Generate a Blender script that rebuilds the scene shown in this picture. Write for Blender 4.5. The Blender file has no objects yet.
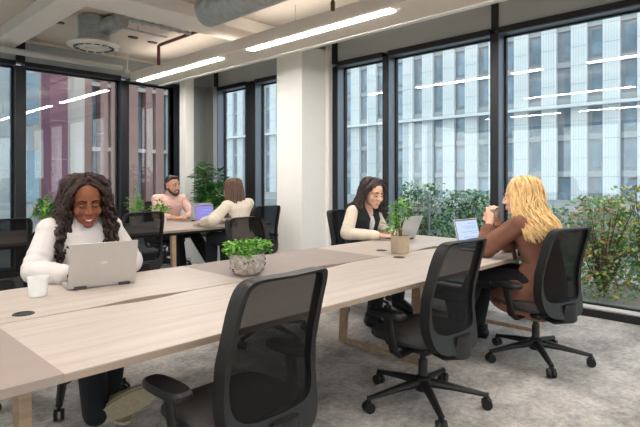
import bpy, math, random
from mathutils import Vector as V, Matrix, Euler
PI = math.pi
R = math.radians
COL = bpy.context.scene.collection
random.seed(7)

# ------------------------------------------------------------------ materials
def lin(c):
    return tuple((x/12.92 if x <= .04045 else ((x+.055)/1.055)**2.4) for x in c)
def rgb(r, g, b): return lin((r/255, g/255, b/255)) + (1,)
MATS = {}
def mat(name, col, rough=.6, metal=0, noise=0, nscale=20, bump=0, bscale=200, alpha=None, spec=.5, stretch=(1,1,1), col2=None, coat=0):
    if name in MATS: return MATS[name]
    m = bpy.data.materials.new(name); m.use_nodes = True
    nt = m.node_tree; n = nt.nodes; L = nt.links
    b = n['Principled BSDF']
    b.inputs['Base Color'].default_value = col
    b.inputs['Roughness'].default_value = rough
    b.inputs['Metallic'].default_value = metal
    b.inputs['Specular IOR Level'].default_value = spec
    b.inputs['Coat Weight'].default_value = coat
    tc = n.new('ShaderNodeTexCoord'); mp = n.new('ShaderNodeMapping'); mp.inputs['Scale'].default_value = stretch
    L.new(tc.outputs['Object'], mp.inputs['Vector'])
    nz = n.new('ShaderNodeTexNoise'); nz.inputs['Scale'].default_value = nscale; nz.inputs['Detail'].default_value = 5
    L.new(mp.outputs[0], nz.inputs['Vector'])
    mx = n.new('ShaderNodeMix'); mx.data_type = 'RGBA'
    c2 = col2 if col2 else tuple(c*(1-noise) for c in col[:3]) + (1,)
    mx.inputs['A'].default_value = col; mx.inputs['B'].default_value = c2
    mr = n.new('ShaderNodeMapRange'); mr.inputs['From Min'].default_value = .35; mr.inputs['From Max'].default_value = .65
    L.new(nz.outputs['Fac'], mr.inputs['Value']); L.new(mr.outputs[0], mx.inputs['Factor'])
    L.new(mx.outputs['Result'], b.inputs['Base Color'])
    if bump:
        nb = n.new('ShaderNodeTexNoise'); nb.inputs['Scale'].default_value = bscale; nb.inputs['Detail'].default_value = 3
        L.new(mp.outputs[0], nb.inputs['Vector'])
        bp = n.new('ShaderNodeBump'); bp.inputs['Strength'].default_value = bump; bp.inputs['Distance'].default_value = .01
        L.new(nb.outputs['Fac'], bp.inputs['Height']); L.new(bp.outputs[0], b.inputs['Normal'])
    MATS[name] = m
    return m
def emis(name, col, s):
    m = bpy.data.materials.new(name); m.use_nodes = True
    b = m.node_tree.nodes['Principled BSDF']
    b.inputs['Base Color'].default_value = (.8,.8,.8,1) if s > 1 else (.03,.03,.04,1)
    b.inputs['Emission Color'].default_value = col; b.inputs['Emission Strength'].default_value = s
    MATS[name] = m; return m
def wood(name, c1, c2, scale=3, rough=.45):
    m = bpy.data.materials.new(name); m.use_nodes = True
    nt = m.node_tree; n = nt.nodes; L = nt.links; b = n['Principled BSDF']
    tc = n.new('ShaderNodeTexCoord'); mp = n.new('ShaderNodeMapping'); mp.inputs['Scale'].default_value = (.5, 9, 9)
    L.new(tc.outputs['Object'], mp.inputs['Vector'])
    nz = n.new('ShaderNodeTexNoise'); nz.inputs['Scale'].default_value = scale; nz.inputs['Detail'].default_value = 6; nz.inputs['Roughness'].default_value = .6
    nz.inputs['Distortion'].default_value = .6
    L.new(mp.outputs[0], nz.inputs['Vector'])
    cr = n.new('ShaderNodeValToRGB'); cr.color_ramp.elements[0].position = .3; cr.color_ramp.elements[0].color = c2
    cr.color_ramp.elements[1].position = .68; cr.color_ramp.elements[1].color = c1
    L.new(nz.outputs['Fac'], cr.inputs['Fac'])
    n2 = n.new('ShaderNodeTexNoise'); n2.inputs['Scale'].default_value = 40; L.new(mp.outputs[0], n2.inputs['Vector'])
    mx = n.new('ShaderNodeMix'); mx.data_type = 'RGBA'; mx.blend_type = 'MULTIPLY'; mx.inputs['Factor'].default_value = .12
    L.new(cr.outputs[0], mx.inputs['A']); L.new(n2.outputs['Fac'], mx.inputs['B'])
    L.new(mx.outputs['Result'], b.inputs['Base Color'])
    b.inputs['Roughness'].default_value = rough
    MATS[name] = m; return m

wood('oak_top', rgb(193,182,173), rgb(175,161,150))
wood('oak_edge', rgb(166,147,130), rgb(148,128,110))
wood('oak_leg', rgb(188,160,130), rgb(160,130,100))
mat('flap', rgb(112,98,90), .6)
mat('taupe', rgb(147,133,125), .5, noise=.05, nscale=8)
mat('black_plastic', rgb(25,24,24), .45, spec=.35, noise=.1, nscale=60)
mat('seat_fabric', rgb(62,58,56), .9, noise=.2, nscale=120, bump=.3, bscale=500)
mat('dark_metal', rgb(32,33,35), .4, metal=.2)
mat('chrome', rgb(200,200,200), .2, metal=1)
mat('frame_black', rgb(40,40,43), .38, metal=.45, noise=.1)
mat('reveal', rgb(112,122,136), .35, metal=.3)
mat('panel_grey', rgb(174,178,177), .45, noise=.06, nscale=3)
mat('metal_panel', rgb(152,153,149), .4, metal=.25, noise=.15, nscale=2, stretch=(1,1,.2))
mat('plaster', rgb(246,238,228), .85, noise=.03, nscale=4)
mat('ceiling_paint', rgb(220,208,194), .9, noise=.04, nscale=3)
mat('white_paint', rgb(240,237,230), .8, noise=.02)
mat('raft_paint', rgb(238,224,210), .8, noise=.02)
mat('pale_grey', rgb(205,203,198), .6)
mat('galv', rgb(186,190,188), .42, metal=.5, noise=.2, nscale=12)
mat('copper_pipe', rgb(120,62,50), .5, noise=.2)
mat('brass', rgb(110,90,70), .4, metal=.7)
mat('concrete_pot', rgb(188,180,172), .85, col2=rgb(140,130,122), nscale=45, bump=.5, bscale=60)
mat('tan_pot', rgb(176,160,136), .8, noise=.12, nscale=30)
mat('white_pot', rgb(225,220,212), .7, noise=.04)
mat('soil', rgb(60,45,35), .95, noise=.4, nscale=80)
mat('leaf_bright', rgb(150,200,80), .55, col2=rgb(105,165,55), nscale=25)
mat('leaf_mid', rgb(105,158,68), .5, col2=rgb(72,122,50), nscale=25)
mat('leaf_dark', rgb(58,125,58), .4, col2=rgb(36,92,44), nscale=10)
mat('leaf_yellow', rgb(235,215,90), .6, noise=.2)
mat('leaf_red', rgb(222,150,100), .6, noise=.2)
mat('leaf_sage', rgb(168,190,150), .6, noise=.3)
mat('leaf_blue', rgb(175,180,215), .6, noise=.2)
mat('stem', rgb(110,90,60), .8, noise=.2)
mat('mug', rgb(232,231,228), .3)
mat('silver', rgb(196,192,187), .35, metal=.55, noise=.03)
mat('laptop_grey', rgb(196,197,198), .35, metal=.4)
mat('keys', rgb(50,50,54), .5)
mat('white_mark', rgb(215,213,208), .3, metal=.3)
mat('skin_dark', rgb(128,78,55), .65, spec=.25, noise=.04, nscale=15)
mat('skin_light', rgb(226,178,152), .65, spec=.25, noise=.04, nscale=15)
mat('skin_man', rgb(208,158,130), .65, spec=.25, noise=.04, nscale=15)
mat('lip_dark', rgb(150,50,58), .4)
mat('lip_light', rgb(196,98,92), .4)
mat('teeth', rgb(238,232,224), .3)
mat('eye_white', rgb(232,228,222), .25)
mat('eye_dark', rgb(30,20,16), .3)
mat('brow_hair', rgb(40,28,22), 1.0, spec=0)
mat('hair_black', rgb(28,20,18), .55, col2=rgb(58,38,32), nscale=40, spec=.3)
mat('hair_dark', rgb(34,24,20), .5, col2=rgb(60,42,34), nscale=25, stretch=(3,3,.4))
mat('hair_brown', rgb(112,78,60), .45, col2=rgb(70,48,38), nscale=20, stretch=(4,4,.3))
mat('hair_blonde', rgb(240,208,152), .5, col2=rgb(206,162,100), nscale=20, stretch=(3,3,.4))
mat('white_knit', rgb(208,200,195), .95, noise=.05, nscale=12, bump=.12, bscale=150)
mat('cream_knit', rgb(222,208,190), .95, noise=.06, nscale=12, bump=.3, bscale=150)
mat('grey_tee', rgb(210,210,212), .9)
mat('black_cloth', rgb(26,26,30), .9, noise=.2, nscale=30)
mat('navy_cloth', rgb(30,34,44), .9, noise=.2, nscale=30)
mat('brown_cloth', rgb(124,82,64), .85, noise=.12, nscale=8, bump=.2, bscale=120)
mat('brown_dark', rgb(92,60,48), .85)
mat('pink_shirt', rgb(226,184,172), .85, noise=.12, nscale=25)
mat('shoe_cloth', rgb(150,132,104), .85, noise=.2, nscale=40)
mat('shoe_sole', rgb(186,170,140), .8, noise=.15, nscale=60, bump=.4, bscale=90)
mat('black_leather', rgb(30,30,32), .35)
mat('gold', rgb(190,150,80), .3, metal=1)
mat('terrace', rgb(176,176,170), .9, noise=.15, nscale=4)
mat('street', rgb(150,152,150), .9, noise=.1, nscale=.5)
mat('facade_white', rgb(218,225,226), .7, noise=.03, nscale=.5)
mat('facade_joint', rgb(168,180,184), .7)
mat('facade_grey', rgb(160,168,172), .6, noise=.12, nscale=.8)
mat('facade_glass', rgb(98,118,132), .2, metal=.2, col2=rgb(140,165,180), nscale=.35)
mat('facade_dark', rgb(128,138,146), .4, noise=.15, nscale=.6)
mat('brick_red', rgb(150,118,112), .8, noise=.1, nscale=1)
mat('panel_purple', rgb(116,72,88), .6, noise=.12, nscale=.6)
mat('panel_beige', rgb(176,166,160), .7, noise=.08, nscale=.6)
mat('rail_metal', rgb(150,155,155), .4, metal=.6)

def carpet():
    m = bpy.data.materials.new('carpet'); m.use_nodes = True
    nt = m.node_tree; n = nt.nodes; L = nt.links; b = n['Principled BSDF']; b.inputs['Roughness'].default_value = .97
    b.inputs['Specular IOR Level'].default_value = .1
    tc = n.new('ShaderNodeTexCoord')
    br = n.new('ShaderNodeTexBrick'); br.inputs['Scale'].default_value = 1; br.inputs['Brick Width'].default_value = 1.0; br.inputs['Row Height'].default_value = .25
    br.inputs['Mortar Size'].default_value = 0.0; br.inputs['Color1'].default_value = rgb(226,220,214); br.inputs['Color2'].default_value = rgb(202,195,189)
    L.new(tc.outputs['Object'], br.inputs['Vector'])
    n1 = n.new('ShaderNodeTexNoise'); n1.inputs['Scale'].default_value = 2.2; n1.inputs['Detail'].default_value = 6; n1.inputs['Roughness'].default_value = .7
    n2 = n.new('ShaderNodeTexNoise'); n2.inputs['Scale'].default_value = 30; n2.inputs['Detail'].default_value = 4
    n3 = n.new('ShaderNodeTexNoise'); n3.inputs['Scale'].default_value = 160
    for q in (n1, n2, n3): L.new(tc.outputs['Object'], q.inputs['Vector'])
    cur = br.outputs['Color']
    for q, lo, f in ((n1, .42, .9), (n2, .55, .55), (n3, .45, .6)):
        r = n.new('ShaderNodeMapRange'); r.inputs['From Min'].default_value = .35; r.inputs['From Max'].default_value = .6; r.inputs['To Min'].default_value = lo
        L.new(q.outputs['Fac'], r.inputs['Value'])
        mx = n.new('ShaderNodeMix'); mx.data_type = 'RGBA'; mx.blend_type = 'MULTIPLY'; mx.inputs['Factor'].default_value = f
        L.new(cur, mx.inputs['A']); L.new(r.outputs[0], mx.inputs['B']); cur = mx.outputs['Result']
    L.new(cur, b.inputs['Base Color'])
    bp = n.new('ShaderNodeBump'); bp.inputs['Strength'].default_value = .5; bp.inputs['Distance'].default_value = .01
    L.new(n3.outputs['Fac'], bp.inputs['Height']); L.new(bp.outputs[0], b.inputs['Normal'])
    MATS['carpet'] = m
carpet()
def glass():
    m = bpy.data.materials.new('glass'); m.use_nodes = True
    nt = m.node_tree; n = nt.nodes; L = nt.links; n.remove(n['Principled BSDF']); out = n['Material Output']
    tr = n.new('ShaderNodeBsdfTransparent'); tr.inputs[0].default_value = (.93,.965,.965,1)
    gl = n.new('ShaderNodeBsdfGlossy'); gl.inputs['Roughness'].default_value = .0; gl.inputs[0].default_value = (1,1,1,1)
    fr = n.new('ShaderNodeFresnel'); ge = n.new('ShaderNodeNewGeometry'); im = n.new('ShaderNodeMapRange'); im.inputs['To Min'].default_value = 1.5; im.inputs['To Max'].default_value = 1/1.5; L.new(ge.outputs['Backfacing'], im.inputs['Value']); L.new(im.outputs[0], fr.inputs['IOR'])
    ml = n.new('ShaderNodeMath'); ml.operation = 'MULTIPLY_ADD'; ml.inputs[1].default_value = 1.0; ml.inputs[2].default_value = .02
    L.new(fr.outputs[0], ml.inputs[0])
    mx = n.new('ShaderNodeMixShader'); L.new(ml.outputs[0], mx.inputs[0]); L.new(tr.outputs[0], mx.inputs[1]); L.new(gl.outputs[0], mx.inputs[2])
    L.new(mx.outputs[0], out.inputs[0]); MATS['glass'] = m
glass()
def meshcloth():
    m = bpy.data.materials.new('chair_mesh'); m.use_nodes = True
    nt = m.node_tree; n = nt.nodes; L = nt.links; b = n['Principled BSDF']; out = n['Material Output']
    b.inputs['Base Color'].default_value = rgb(20,19,19); b.inputs['Roughness'].default_value = .85; b.inputs['Specular IOR Level'].default_value = .15
    tr = n.new('ShaderNodeBsdfTransparent')
    mx = n.new('ShaderNodeMixShader'); mx.inputs[0].default_value = .78
    tc = n.new('ShaderNodeTexCoord'); w = n.new('ShaderNodeTexNoise'); w.inputs['Scale'].default_value = 700
    L.new(tc.outputs['Object'], w.inputs['Vector'])
    r = n.new('ShaderNodeMapRange'); r.inputs['From Min'].default_value = .3; r.inputs['From Max'].default_value = .7
    r.inputs['To Min'].default_value = .86; r.inputs['To Max'].default_value = .95
    L.new(w.outputs['Fac'], r.inputs['Value']); L.new(r.outputs[0], mx.inputs[0])
    L.new(tr.outputs[0], mx.inputs[1]); L.new(b.outputs[0], mx.inputs[2]); L.new(mx.outputs[0], out.inputs[0])
    MATS['chair_mesh'] = m
meshcloth()
emis('strip_light', (1,.95,.90,1), 52)
emis('ceiling_fill', (1,.93,.86,1), 1.5)  # weak glow of the strips added to brighten the ceiling
emis('screen_white', (.62,.74,.95,1), .72)
emis('screen_blue', (.25,.42,.8,1), .8)
emis('screen_purple', (.34,.28,.85,1), .6)

# ------------------------------------------------------------------ mesh tools
class MB:
    def __init__(s): s.v = []; s.f = []; s.mi = []; s.cur = 0
    def add(s, vs, fs):
        o = len(s.v); s.v += [tuple(x) for x in vs]; s.f += [tuple(i+o for i in f) for f in fs]; s.mi += [s.cur]*len(fs); return s
    def box(s, c, d, rot=None):
        hx, hy, hz = d[0]/2, d[1]/2, d[2]/2
        vs = [V((x*hx, y*hy, z*hz)) for x in (-1,1) for y in (-1,1) for z in (-1,1)]
        if rot is not None: vs = [rot @ p for p in vs]
        c = V(c); return s.add([p+c for p in vs], [(0,1,3,2),(4,6,7,5),(0,4,5,1),(2,3,7,6),(0,2,6,4),(1,5,7,3)])
    def b2(s, x0, x1, y0, y1, z0, z1): return s.box(((x0+x1)/2,(y0+y1)/2,(z0+z1)/2), (x1-x0,y1-y0,z1-z0))
    def tube(s, pts, rad, n=12, caps=True, flat=None, xd=None, dome=False):
        """pts: list of points; rad: number, or list of r or (rx, ry); xd: the direction of rx"""
        pts = [V(p) for p in pts]
        if not isinstance(rad, (list, tuple)): rad = [rad]*len(pts)
        rad = [(r, r) if not isinstance(r, (list, tuple)) else r for r in rad]
        if dome:
            def ext(p, q, r):
                d = (p-q).normalized(); m = min(r)
                return [(p+d*m*math.sin(a), (r[0]*math.cos(a), r[1]*math.cos(a))) for a in (R(30), R(58), R(80))]
            e0 = ext(pts[0], pts[1], rad[0])[::-1]; e1 = ext(pts[-1], pts[-2], rad[-1])
            pts = [e[0] for e in e0]+pts+[e[0] for e in e1]; rad = [e[1] for e in e0]+rad+[e[1] for e in e1]
        rings = []; prev = V(xd) if xd is not None else None
        for i, p in enumerate(pts):
            t = (pts[min(i+1, len(pts)-1)]-pts[max(i-1, 0)])
            if t.length < 1e-9: t = V((0,0,1))
            t.normalize()
            if prev is None:
                prev = V((1,0,0)) if abs(t.x) < .9 else V((0,1,0))
            x = prev - t*prev.dot(t)
            if x.length < 1e-4: x = t.orthogonal()
            x.normalize(); y = t.cross(x)
            if xd is None: prev = x
            rx, ry = rad[i]
            rings.append([p+x*math.cos(a)*rx+y*math.sin(a)*ry for a in [2*PI*k/n for k in range(n)]])
        vs = [q for r in rings for q in r]; fs = []
        for i in range(len(pts)-1):
            for k in range(n):
                fs.append((i*n+k, i*n+(k+1)%n, (i+1)*n+(k+1)%n, (i+1)*n+k))
        if caps: fs.append(tuple(range(n))[::-1]); fs.append(tuple((len(pts)-1)*n+k for k in range(n)))
        return s.add(vs, fs)
    def cap(s, a, b, ra, rb=None, n=14): return s.tube([a, b], [ra, ra if rb is None else rb], n, dome=True)
    def lathe(s, prof, c=(0,0,0), n=28, caps=False):
        c = V(c); vs = []; fs = []
        for r, z in prof:
            for k in range(n): vs.append(c+V((r*math.cos(2*PI*k/n), r*math.sin(2*PI*k/n), z)))
        for i in range(len(prof)-1):
            for k in range(n): fs.append((i*n+k, i*n+(k+1)%n, (i+1)*n+(k+1)%n, (i+1)*n+k))
        if caps: fs.append(tuple(range(n))[::-1]); fs.append(tuple((len(prof)-1)*n+k for k in range(n)))
        return s.add(vs, fs)
    def ell(s, c, r, rot=None, n=16, m=10):
        c = V(c); vs = []; fs = []
        for i in range(m+1):
            a = -PI/2+PI*i/m; ca = max(math.cos(a), 1e-3)
            for k in range(n):
                p = V((r[0]*ca*math.cos(2*PI*k/n), r[1]*ca*math.sin(2*PI*k/n), r[2]*math.sin(a)))
                if rot is not None: p = rot @ p
                vs.append(p+c)
        for i in range(m):
            for k in range(n): fs.append((i*n+k, i*n+(k+1)%n, (i+1)*n+(k+1)%n, (i+1)*n+k))
        fs.append(tuple(range(n))[::-1]); fs.append(tuple(m*n+k for k in range(n)))
        return s.add(vs, fs)
    def prism(s, out, z0, z1):
        n = len(out); vs = [(x,y,z0) for x,y in out]+[(x,y,z1) for x,y in out]
        fs = [tuple(range(n))[::-1], tuple(range(n, 2*n))]+[(i,(i+1)%n,n+(i+1)%n,n+i) for i in range(n)]
        return s.add(vs, fs)
    def leaf(s, p, d, up, L, w, fold=.15):
        p = V(p); d = V(d).normalized(); sd = d.cross(V(up))
        if sd.length < 1e-3: sd = d.orthogonal()
        sd.normalize(); u = sd.cross(d)
        vs = [p, p+d*L*.35+sd*w*.5+u*w*fold, p+d*L*.75+sd*w*.35, p+d*L-u*L*.12, p+d*L*.75-sd*w*.35, p+d*L*.35-sd*w*.5+u*w*fold, p+d*L*.5-u*w*.05]
        return s.add(vs, [(0,1,6),(1,2,6),(2,3,6),(3,4,6),(4,5,6),(5,0,6)])
    def build(s, name, m, parent=None, smooth=True, bevel=0, M=None, remesh=0, smo=2, solid=0, sub=0):
        me = bpy.data.meshes.new(name)
        vs = s.v if M is None else [tuple(M @ V(p)) for p in s.v]
        me.from_pydata(vs, [], s.f)
        for x in (m if isinstance(m, (list, tuple)) else [m]): me.materials.append(MATS[x])
        for p, i in zip(me.polygons, s.mi): p.material_index = i
        me.validate(); me.update()
        o = bpy.data.objects.new(name, me); COL.objects.link(o)
        if parent: o.parent = parent
        if remesh:
            q = o.modifiers.new('r', 'REMESH'); q.mode = 'VOXEL'; q.voxel_size = remesh; q.use_smooth_shade = True
            if smo:
                q = o.modifiers.new('s', 'SMOOTH'); q.iterations = smo; q.factor = .6
        if solid: q = o.modifiers.new('k', 'SOLIDIFY'); q.thickness = solid
        if bevel:
            q = o.modifiers.new('b', 'BEVEL'); q.width = bevel; q.segments = 2; q.limit_method = 'ANGLE'; q.angle_limit = R(40)
        if sub: q = o.modifiers.new('u', 'SUBSURF'); q.levels = sub; q.render_levels = sub
        if smooth:
            for p in me.polygons: p.use_smooth = True
            if not remesh and not sub:
                try: me.set_sharp_from_angle(angle=R(38))
                except Exception: pass
        return o
def tag(o, label=None, cat=None, group=None, kind=None):
    if label: o['label'] = label
    if cat: o['category'] = cat
    if group: o['group'] = group
    if kind: o['kind'] = kind
    return o
def empty(name, loc, rz=0, label=None, cat=None, group=None):
    o = bpy.data.objects.new(name, None); COL.objects.link(o); o.location = loc; o.rotation_euler = (0,0,rz)
    o.empty_display_size = .1
    return tag(o, label, cat, group)
def st(name, mb, m, parent=None, **k):
    o = mb.build(name, m, parent, smooth=False, **k)
    if not parent: o['kind'] = 'structure'
    return o
def copy_tree(o, parent=None):
    c = o.copy(); COL.objects.link(c)
    if parent: c.parent = parent
    for ch in list(o.children): copy_tree(ch, c)
    return c
def Mz(loc, rz, s=1): return Matrix.Translation(V(loc)) @ Matrix.Rotation(rz, 4, 'Z') @ Matrix.Scale(s, 4)

# ------------------------------------------------------------------ camera
CH = 1.30
cam = bpy.data.cameras.new('camera'); co = bpy.data.objects.new('camera', cam); COL.objects.link(co)
co.location = (0,0,CH); co.rotation_euler = (PI/2, 0, math.atan2(.697,.7175)-PI/2)
cam.sensor_width = 36; cam.lens = 515/640*36; cam.shift_y = -(213.5-179)/640
cam.clip_end = 300; cam.clip_start = .05
bpy.context.scene.camera = co

# ------------------------------------------------------------------ room
XR, YF = 5.27, 7.9
XB, YB = -3.4, -3.6
ZC = 3.23
st('floor', MB().b2(XB-.2, XR+.25, YB-.2, YF+.2, -.1, 0), 'carpet')
st('ceiling', MB().b2(XB-.2, XR+.25, YB-.2, YF+.2, ZC, ZC+.2), 'ceiling_paint')
st('wall_back', MB().b2(XB-.2, XR+.25, YB-.2, YB, 2.75, ZC), 'plaster')
st('wall_left', MB().b2(XB-.2, XB, YB, YF+.2, 2.75, ZC), 'plaster')
for i in range(6):  # unseen glazing behind the camera, added to let in soft fill daylight
    x0 = XB+.05+i*1.45
    o = st('window_%d' % (20+i), MB().b2(x0-.05, x0+.05, YB-.15, YB, 0, 2.75).b2(x0+.05, x0+1.4, YB-.15, YB, 0, .08).b2(x0+.05, x0+1.4, YB-.15, YB, 2.68, 2.75), 'frame_black')
    MB().b2(x0+.05, x0+1.4, YB-.09, YB-.08, .08, 2.68).build('glass_pane', 'glass', o, smooth=False)
for i in range(8):  # left side glazed likewise: added out of view for more daylight
    y0 = YB+.05+i*1.42
    o = st('window_%d' % (30+i), MB().b2(XB-.15, XB, y0-.05, y0+.05, 0, 2.75).b2(XB-.15, XB, y0+.05, y0+1.37, 0, .08).b2(XB-.15, XB, y0+.05, y0+1.37, 2.68, 2.75), 'frame_black')
    MB().b2(XB-.09, XB-.08, y0+.05, y0+1.37, .08, 2.68).build('glass_pane', 'glass', o, smooth=False)
# beams
st('trim_1', MB().b2(XB, XR, 4.94, 5.44, 3.08, ZC), 'plaster', bevel=.01)
st('trim_2', MB().b2(1.85, 2.13, 5.44, YF, 3.08, ZC), 'plaster', bevel=.01)
st('trim_12', MB().b2(XB, XR, -.4, .1, 3.08, ZC), 'plaster', bevel=.01)
# big column
st('wall_column', MB().b2(4.74, XR+.1, 4.94, 5.45, 0, ZC), 'white_paint', bevel=.006)
st('wall_corner_column', MB().b2(4.53, 4.70, 7.50, 7.67, 0, ZC), 'white_paint', bevel=.006)
st('trim_13', MB().b2(5.2, XR+.2, 4.883, 4.955, 0, ZC), 'white_paint')
# header panels
st('wall_right', MB().b2(XR+.02, XR+.2, YB, YF+.2, 2.915, ZC), 'panel_grey')
st('wall_far', MB().b2(XB, XR+.2, YF+.02, YF+.2, 2.915, ZC), 'panel_grey')
st('trim_3', MB().b2(4.80, XR+.1, YF-.02, YF+.06, 0, 2.93).b2(5.19, XR+.1, 7.66, YF-.02, 0, 2.93), 'metal_panel')
st('trim_4', MB().b2(XB, XR, YF-.05, YF+.0, 3.19, 3.225), 'ceiling_paint')
# window frames, right wall
def win_right(n, y0, y1):
    """pane between two mullions; the frame belongs to the window"""
    w = MB()
    w.b2(XR-.01, XR+.2, y0, y1, 2.86, 2.92).b2(XR-.01, XR+.2, y0, y1, 0, .07)
    w.b2(XR, XR+.2, y1, y1+.09, 0, 2.86)
    o = st('window_%d' % n, w, 'frame_black', bevel=.003)
    MB().b2(XR+.012, XR+.16, y1-.004, y1+.094, .07, 2.86).b2(XR+.012, XR+.16, y0, y1, 2.852, 2.90).build('reveal', 'reveal', o, smooth=False)
    MB().b2(XR+.03, XR+.15, y0, y1, .06, .082).build('sill', 'pale_grey', o, smooth=False)
    g = MB().b2(XR+.165, XR+.175, y0-.001, y1+.001, .06, 2.87).build('glass_pane', 'glass', o, smooth=False)
    g2 = MB().b2(XR+.145, XR+.185, y0, y0+.025, .07, 2.86).b2(XR+.145, XR+.185, y1-.025, y1, .07, 2.86).b2(XR+.145, XR+.185, y0, y1, 2.835, 2.86).b2(XR+.145, XR+.185, y0, y1, .07, .10)
    g2.build('sash', 'frame_black', o, smooth=False)
    return o
ys = [(-3.6,-2.09),(-2.0,-.55),(-.46,.92),(1.01,2.40),(2.49,3.86),(3.95,4.72)]
for i, (a, b) in enumerate([(-3.6,-2.09),(-2.0,-.55),(-.46,.94),(1.03,2.47),(2.56,3.92),(4.015,4.79)]): win_right(i+1, a, b)
win_right(7, 5.45, 6.60); win_right(8, 6.85, 7.66)
st('trim_5', MB().b2(XR, XR+.2, 6.69, 6.85, 0, 2.9), 'frame_black')
for i, y in enumerate((2.47, 4.795, 7.66, -.55)):
    st('trim_%d' % (6+i), MB().b2(XR-.012, XR+.03, y, y+(.085 if i else .07), 2.90, ZC), 'frame_black')
# far wall windows
def win_far(n, x0, x1):
    w = MB()
    w.b2(x0, x1, YF-.01, YF+.2, 2.86, 2.925).b2(x0, x1, YF-.01, YF+.2, 0, .07).b2(x1, x1+.13, YF, YF+.2, 0, 2.86)
    o = st('window_%d' % n, w, 'frame_black', bevel=.003)
    MB().b2(x0-.001, x1+.001, YF+.135, YF+.145, .06, 2.87).build('glass_pane', 'glass', o, smooth=False)
    MB().b2(x0, x0+.025, YF+.12, YF+.16, .07, 2.86).b2(x1-.025, x1, YF+.12, YF+.16, .07, 2.86).b2(x0, x1, YF+.12, YF+.16, 2.835, 2.86).build('sash', 'frame_black', o, smooth=False)
for i, (a, b) in enumerate([(-3.4,-2.0),(-1.87,-.67),(-.54,.68),(.80,2.155),(2.27,3.635),(3.80,4.56)]): win_far(9+i, a, b)
st('trim_10', MB().b2(4.56, 4.80, YF-.01, YF+.2, 0, 2.92), 'frame_black')
st('trim_11', MB().b2(2.155, 2.27, YF-.012, YF+.02, 2.9, ZC), 'frame_black')

# ------------------------------------------------------------------ ceiling services
def raft(x0, x1, y0, y1, z0, strips, label):
    r = empty('light_raft', ((x0+x1)/2, (y0+y1)/2, z0), 0, label, 'light fitting')
    w = (x1-x0)/2; l = (y1-y0)/2
    MB().b2(-w, w-.07, -l, l, 0, .13).build('housing', 'raft_paint', r, smooth=False, bevel=.004)
    MB().b2(w-.07, w, -l, l, -.012, .13).build('edge_trim', 'white_paint', r, smooth=False, bevel=.004)
    cy = (y0+y1)/2
    for a, b in strips:
        MB().b2(-w+.05, -w+.135, a-cy, b-cy, -.008, .02).build('diffuser', 'strip_light', r, smooth=False)
        MB().b2(-w+.05, w-.12, a-cy, b-cy, .125, .145).build('ceiling_fill_strip', 'ceiling_fill', r, smooth=False)  # added glowing strip on the raft's top, lifts the ceiling brightness
    for y in (-l+.4, -l*.33, l*.33, l-.4):
        MB().tube([(0, y, .12), (0, y, ZC-z0-.004)], .004, 6).build('suspension_wire', 'galv', r)
    return r
raft(3.63, 4.17, -2.6, 7.58, 2.80, [(5.33,7.45),(2.72,4.75),(.05,2.15),(-2.4,-.4)], 'long plastered light raft with two glowing strips, above the long bench')
raft(.62, 1.08, -2.6, 4.4, 2.90, [(2.3,4.2),(-.1,1.8),(-2.5,-.6)], 'light raft nearest the camera, mirrored in the right-hand windows')
raft(-2.2, -1.74, -2.6, 6.6, 2.90, [(4.5,6.4),(2.2,4.1),(-.1,1.8),(-2.5,-.6)], 'unseen light raft added beside the left wall behind the camera')  # out of view; added as room light and for the glass to reflect

d = empty('air_diffuser', (2.53, 6.22, 2.86), 0, 'round perforated air diffuser hanging under a galvanised duct stub', 'air vent')
MB().lathe([(.0,.03),(.10,.03),(.10,.0),(.13,.02),(.17,.0),(.2,.025),(.24,.0),(.29,.02),(.30,.035),(.25,.06),(.18,.09)]).build('diffuser_plate', 'white_pot', d)
w = MB()
for k in range(14):
    a = 2*PI*k/14; MB().box((.21*math.cos(a), .21*math.sin(a), .003), (.06,.03,.012), Matrix.Rotation(a+PI/2, 3, 'Z')).build('slot', 'eye_dark', d, smooth=False)
w = MB()
prof = [(.175,.08)]
for i in range(9): prof += [(.172,.09+i*.033), (.178,.095+i*.033), (.172,.10+i*.033)]
w.lathe(prof, n=30).build('duct_stub', 'galv', d)
MB().tube([(.05,-.05,.22),(.12,-.22,.27),(.14,-.42,.28)], [.10,.10,.10], 20).build('elbow', 'galv', d)
def duct(name, a, b, r, label):
    a, b = V(a), V(b); L = (b-a).length; n = int(L/.06); pts = []; rad = []
    for i in range(n+1):
        t = i/n
        for dt, rr in ((-.06, r), (0, r*1.025), (.06, r)):
            pts.append(a.lerp(b, min(max(t+dt/n*3*.33,0),1))); rad.append(rr)
    pts2 = []; rad2 = []
    for p, q in zip(pts, rad):
        if not pts2 or (p-pts2[-1]).length > 1e-4: pts2.append(p); rad2.append(q)
    o = MB().tube(pts2, rad2, 28).build(name, 'galv'); return tag(o, label, 'duct')
duct('ventilation_duct', (3.06,4.62,3.06), (3.06,-1.2,3.06), .16, 'large ribbed galvanised ventilation duct cut by the top edge of the photo')
p = MB().tube([(2.62,5.50,3.07),(3.40,5.50,3.07)], .022, 12)
for k in range(7): p.tube([(2.66+k*.115,5.5,3.07),(2.675+k*.115,5.5,3.07)], .03, 12)
tag(p.build('flexible_conduit', 'galv'), 'silver ribbed conduit running from the air diffuser to the red-brown pipe', 'pipe')
tag(MB().tube([(3.52,6.5,2.86),(3.52,6.5,3.12),(3.52,6.46,3.13),(3.52,5.35,3.13)], .022, 12).build('copper_pipe', 'copper_pipe'), 'red-brown pipe bending down beside the light raft', 'pipe')
tag(MB().tube([(2.75,6.15,3.16),(3.45,6.15,3.16)], .012, 10).tube([(3.05,6.15,3.16),(3.05,6.15,ZC)], .008, 8).build('support_rail', 'galv'), 'thin metal support rail under the ceiling behind the conduit', 'rail')
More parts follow.
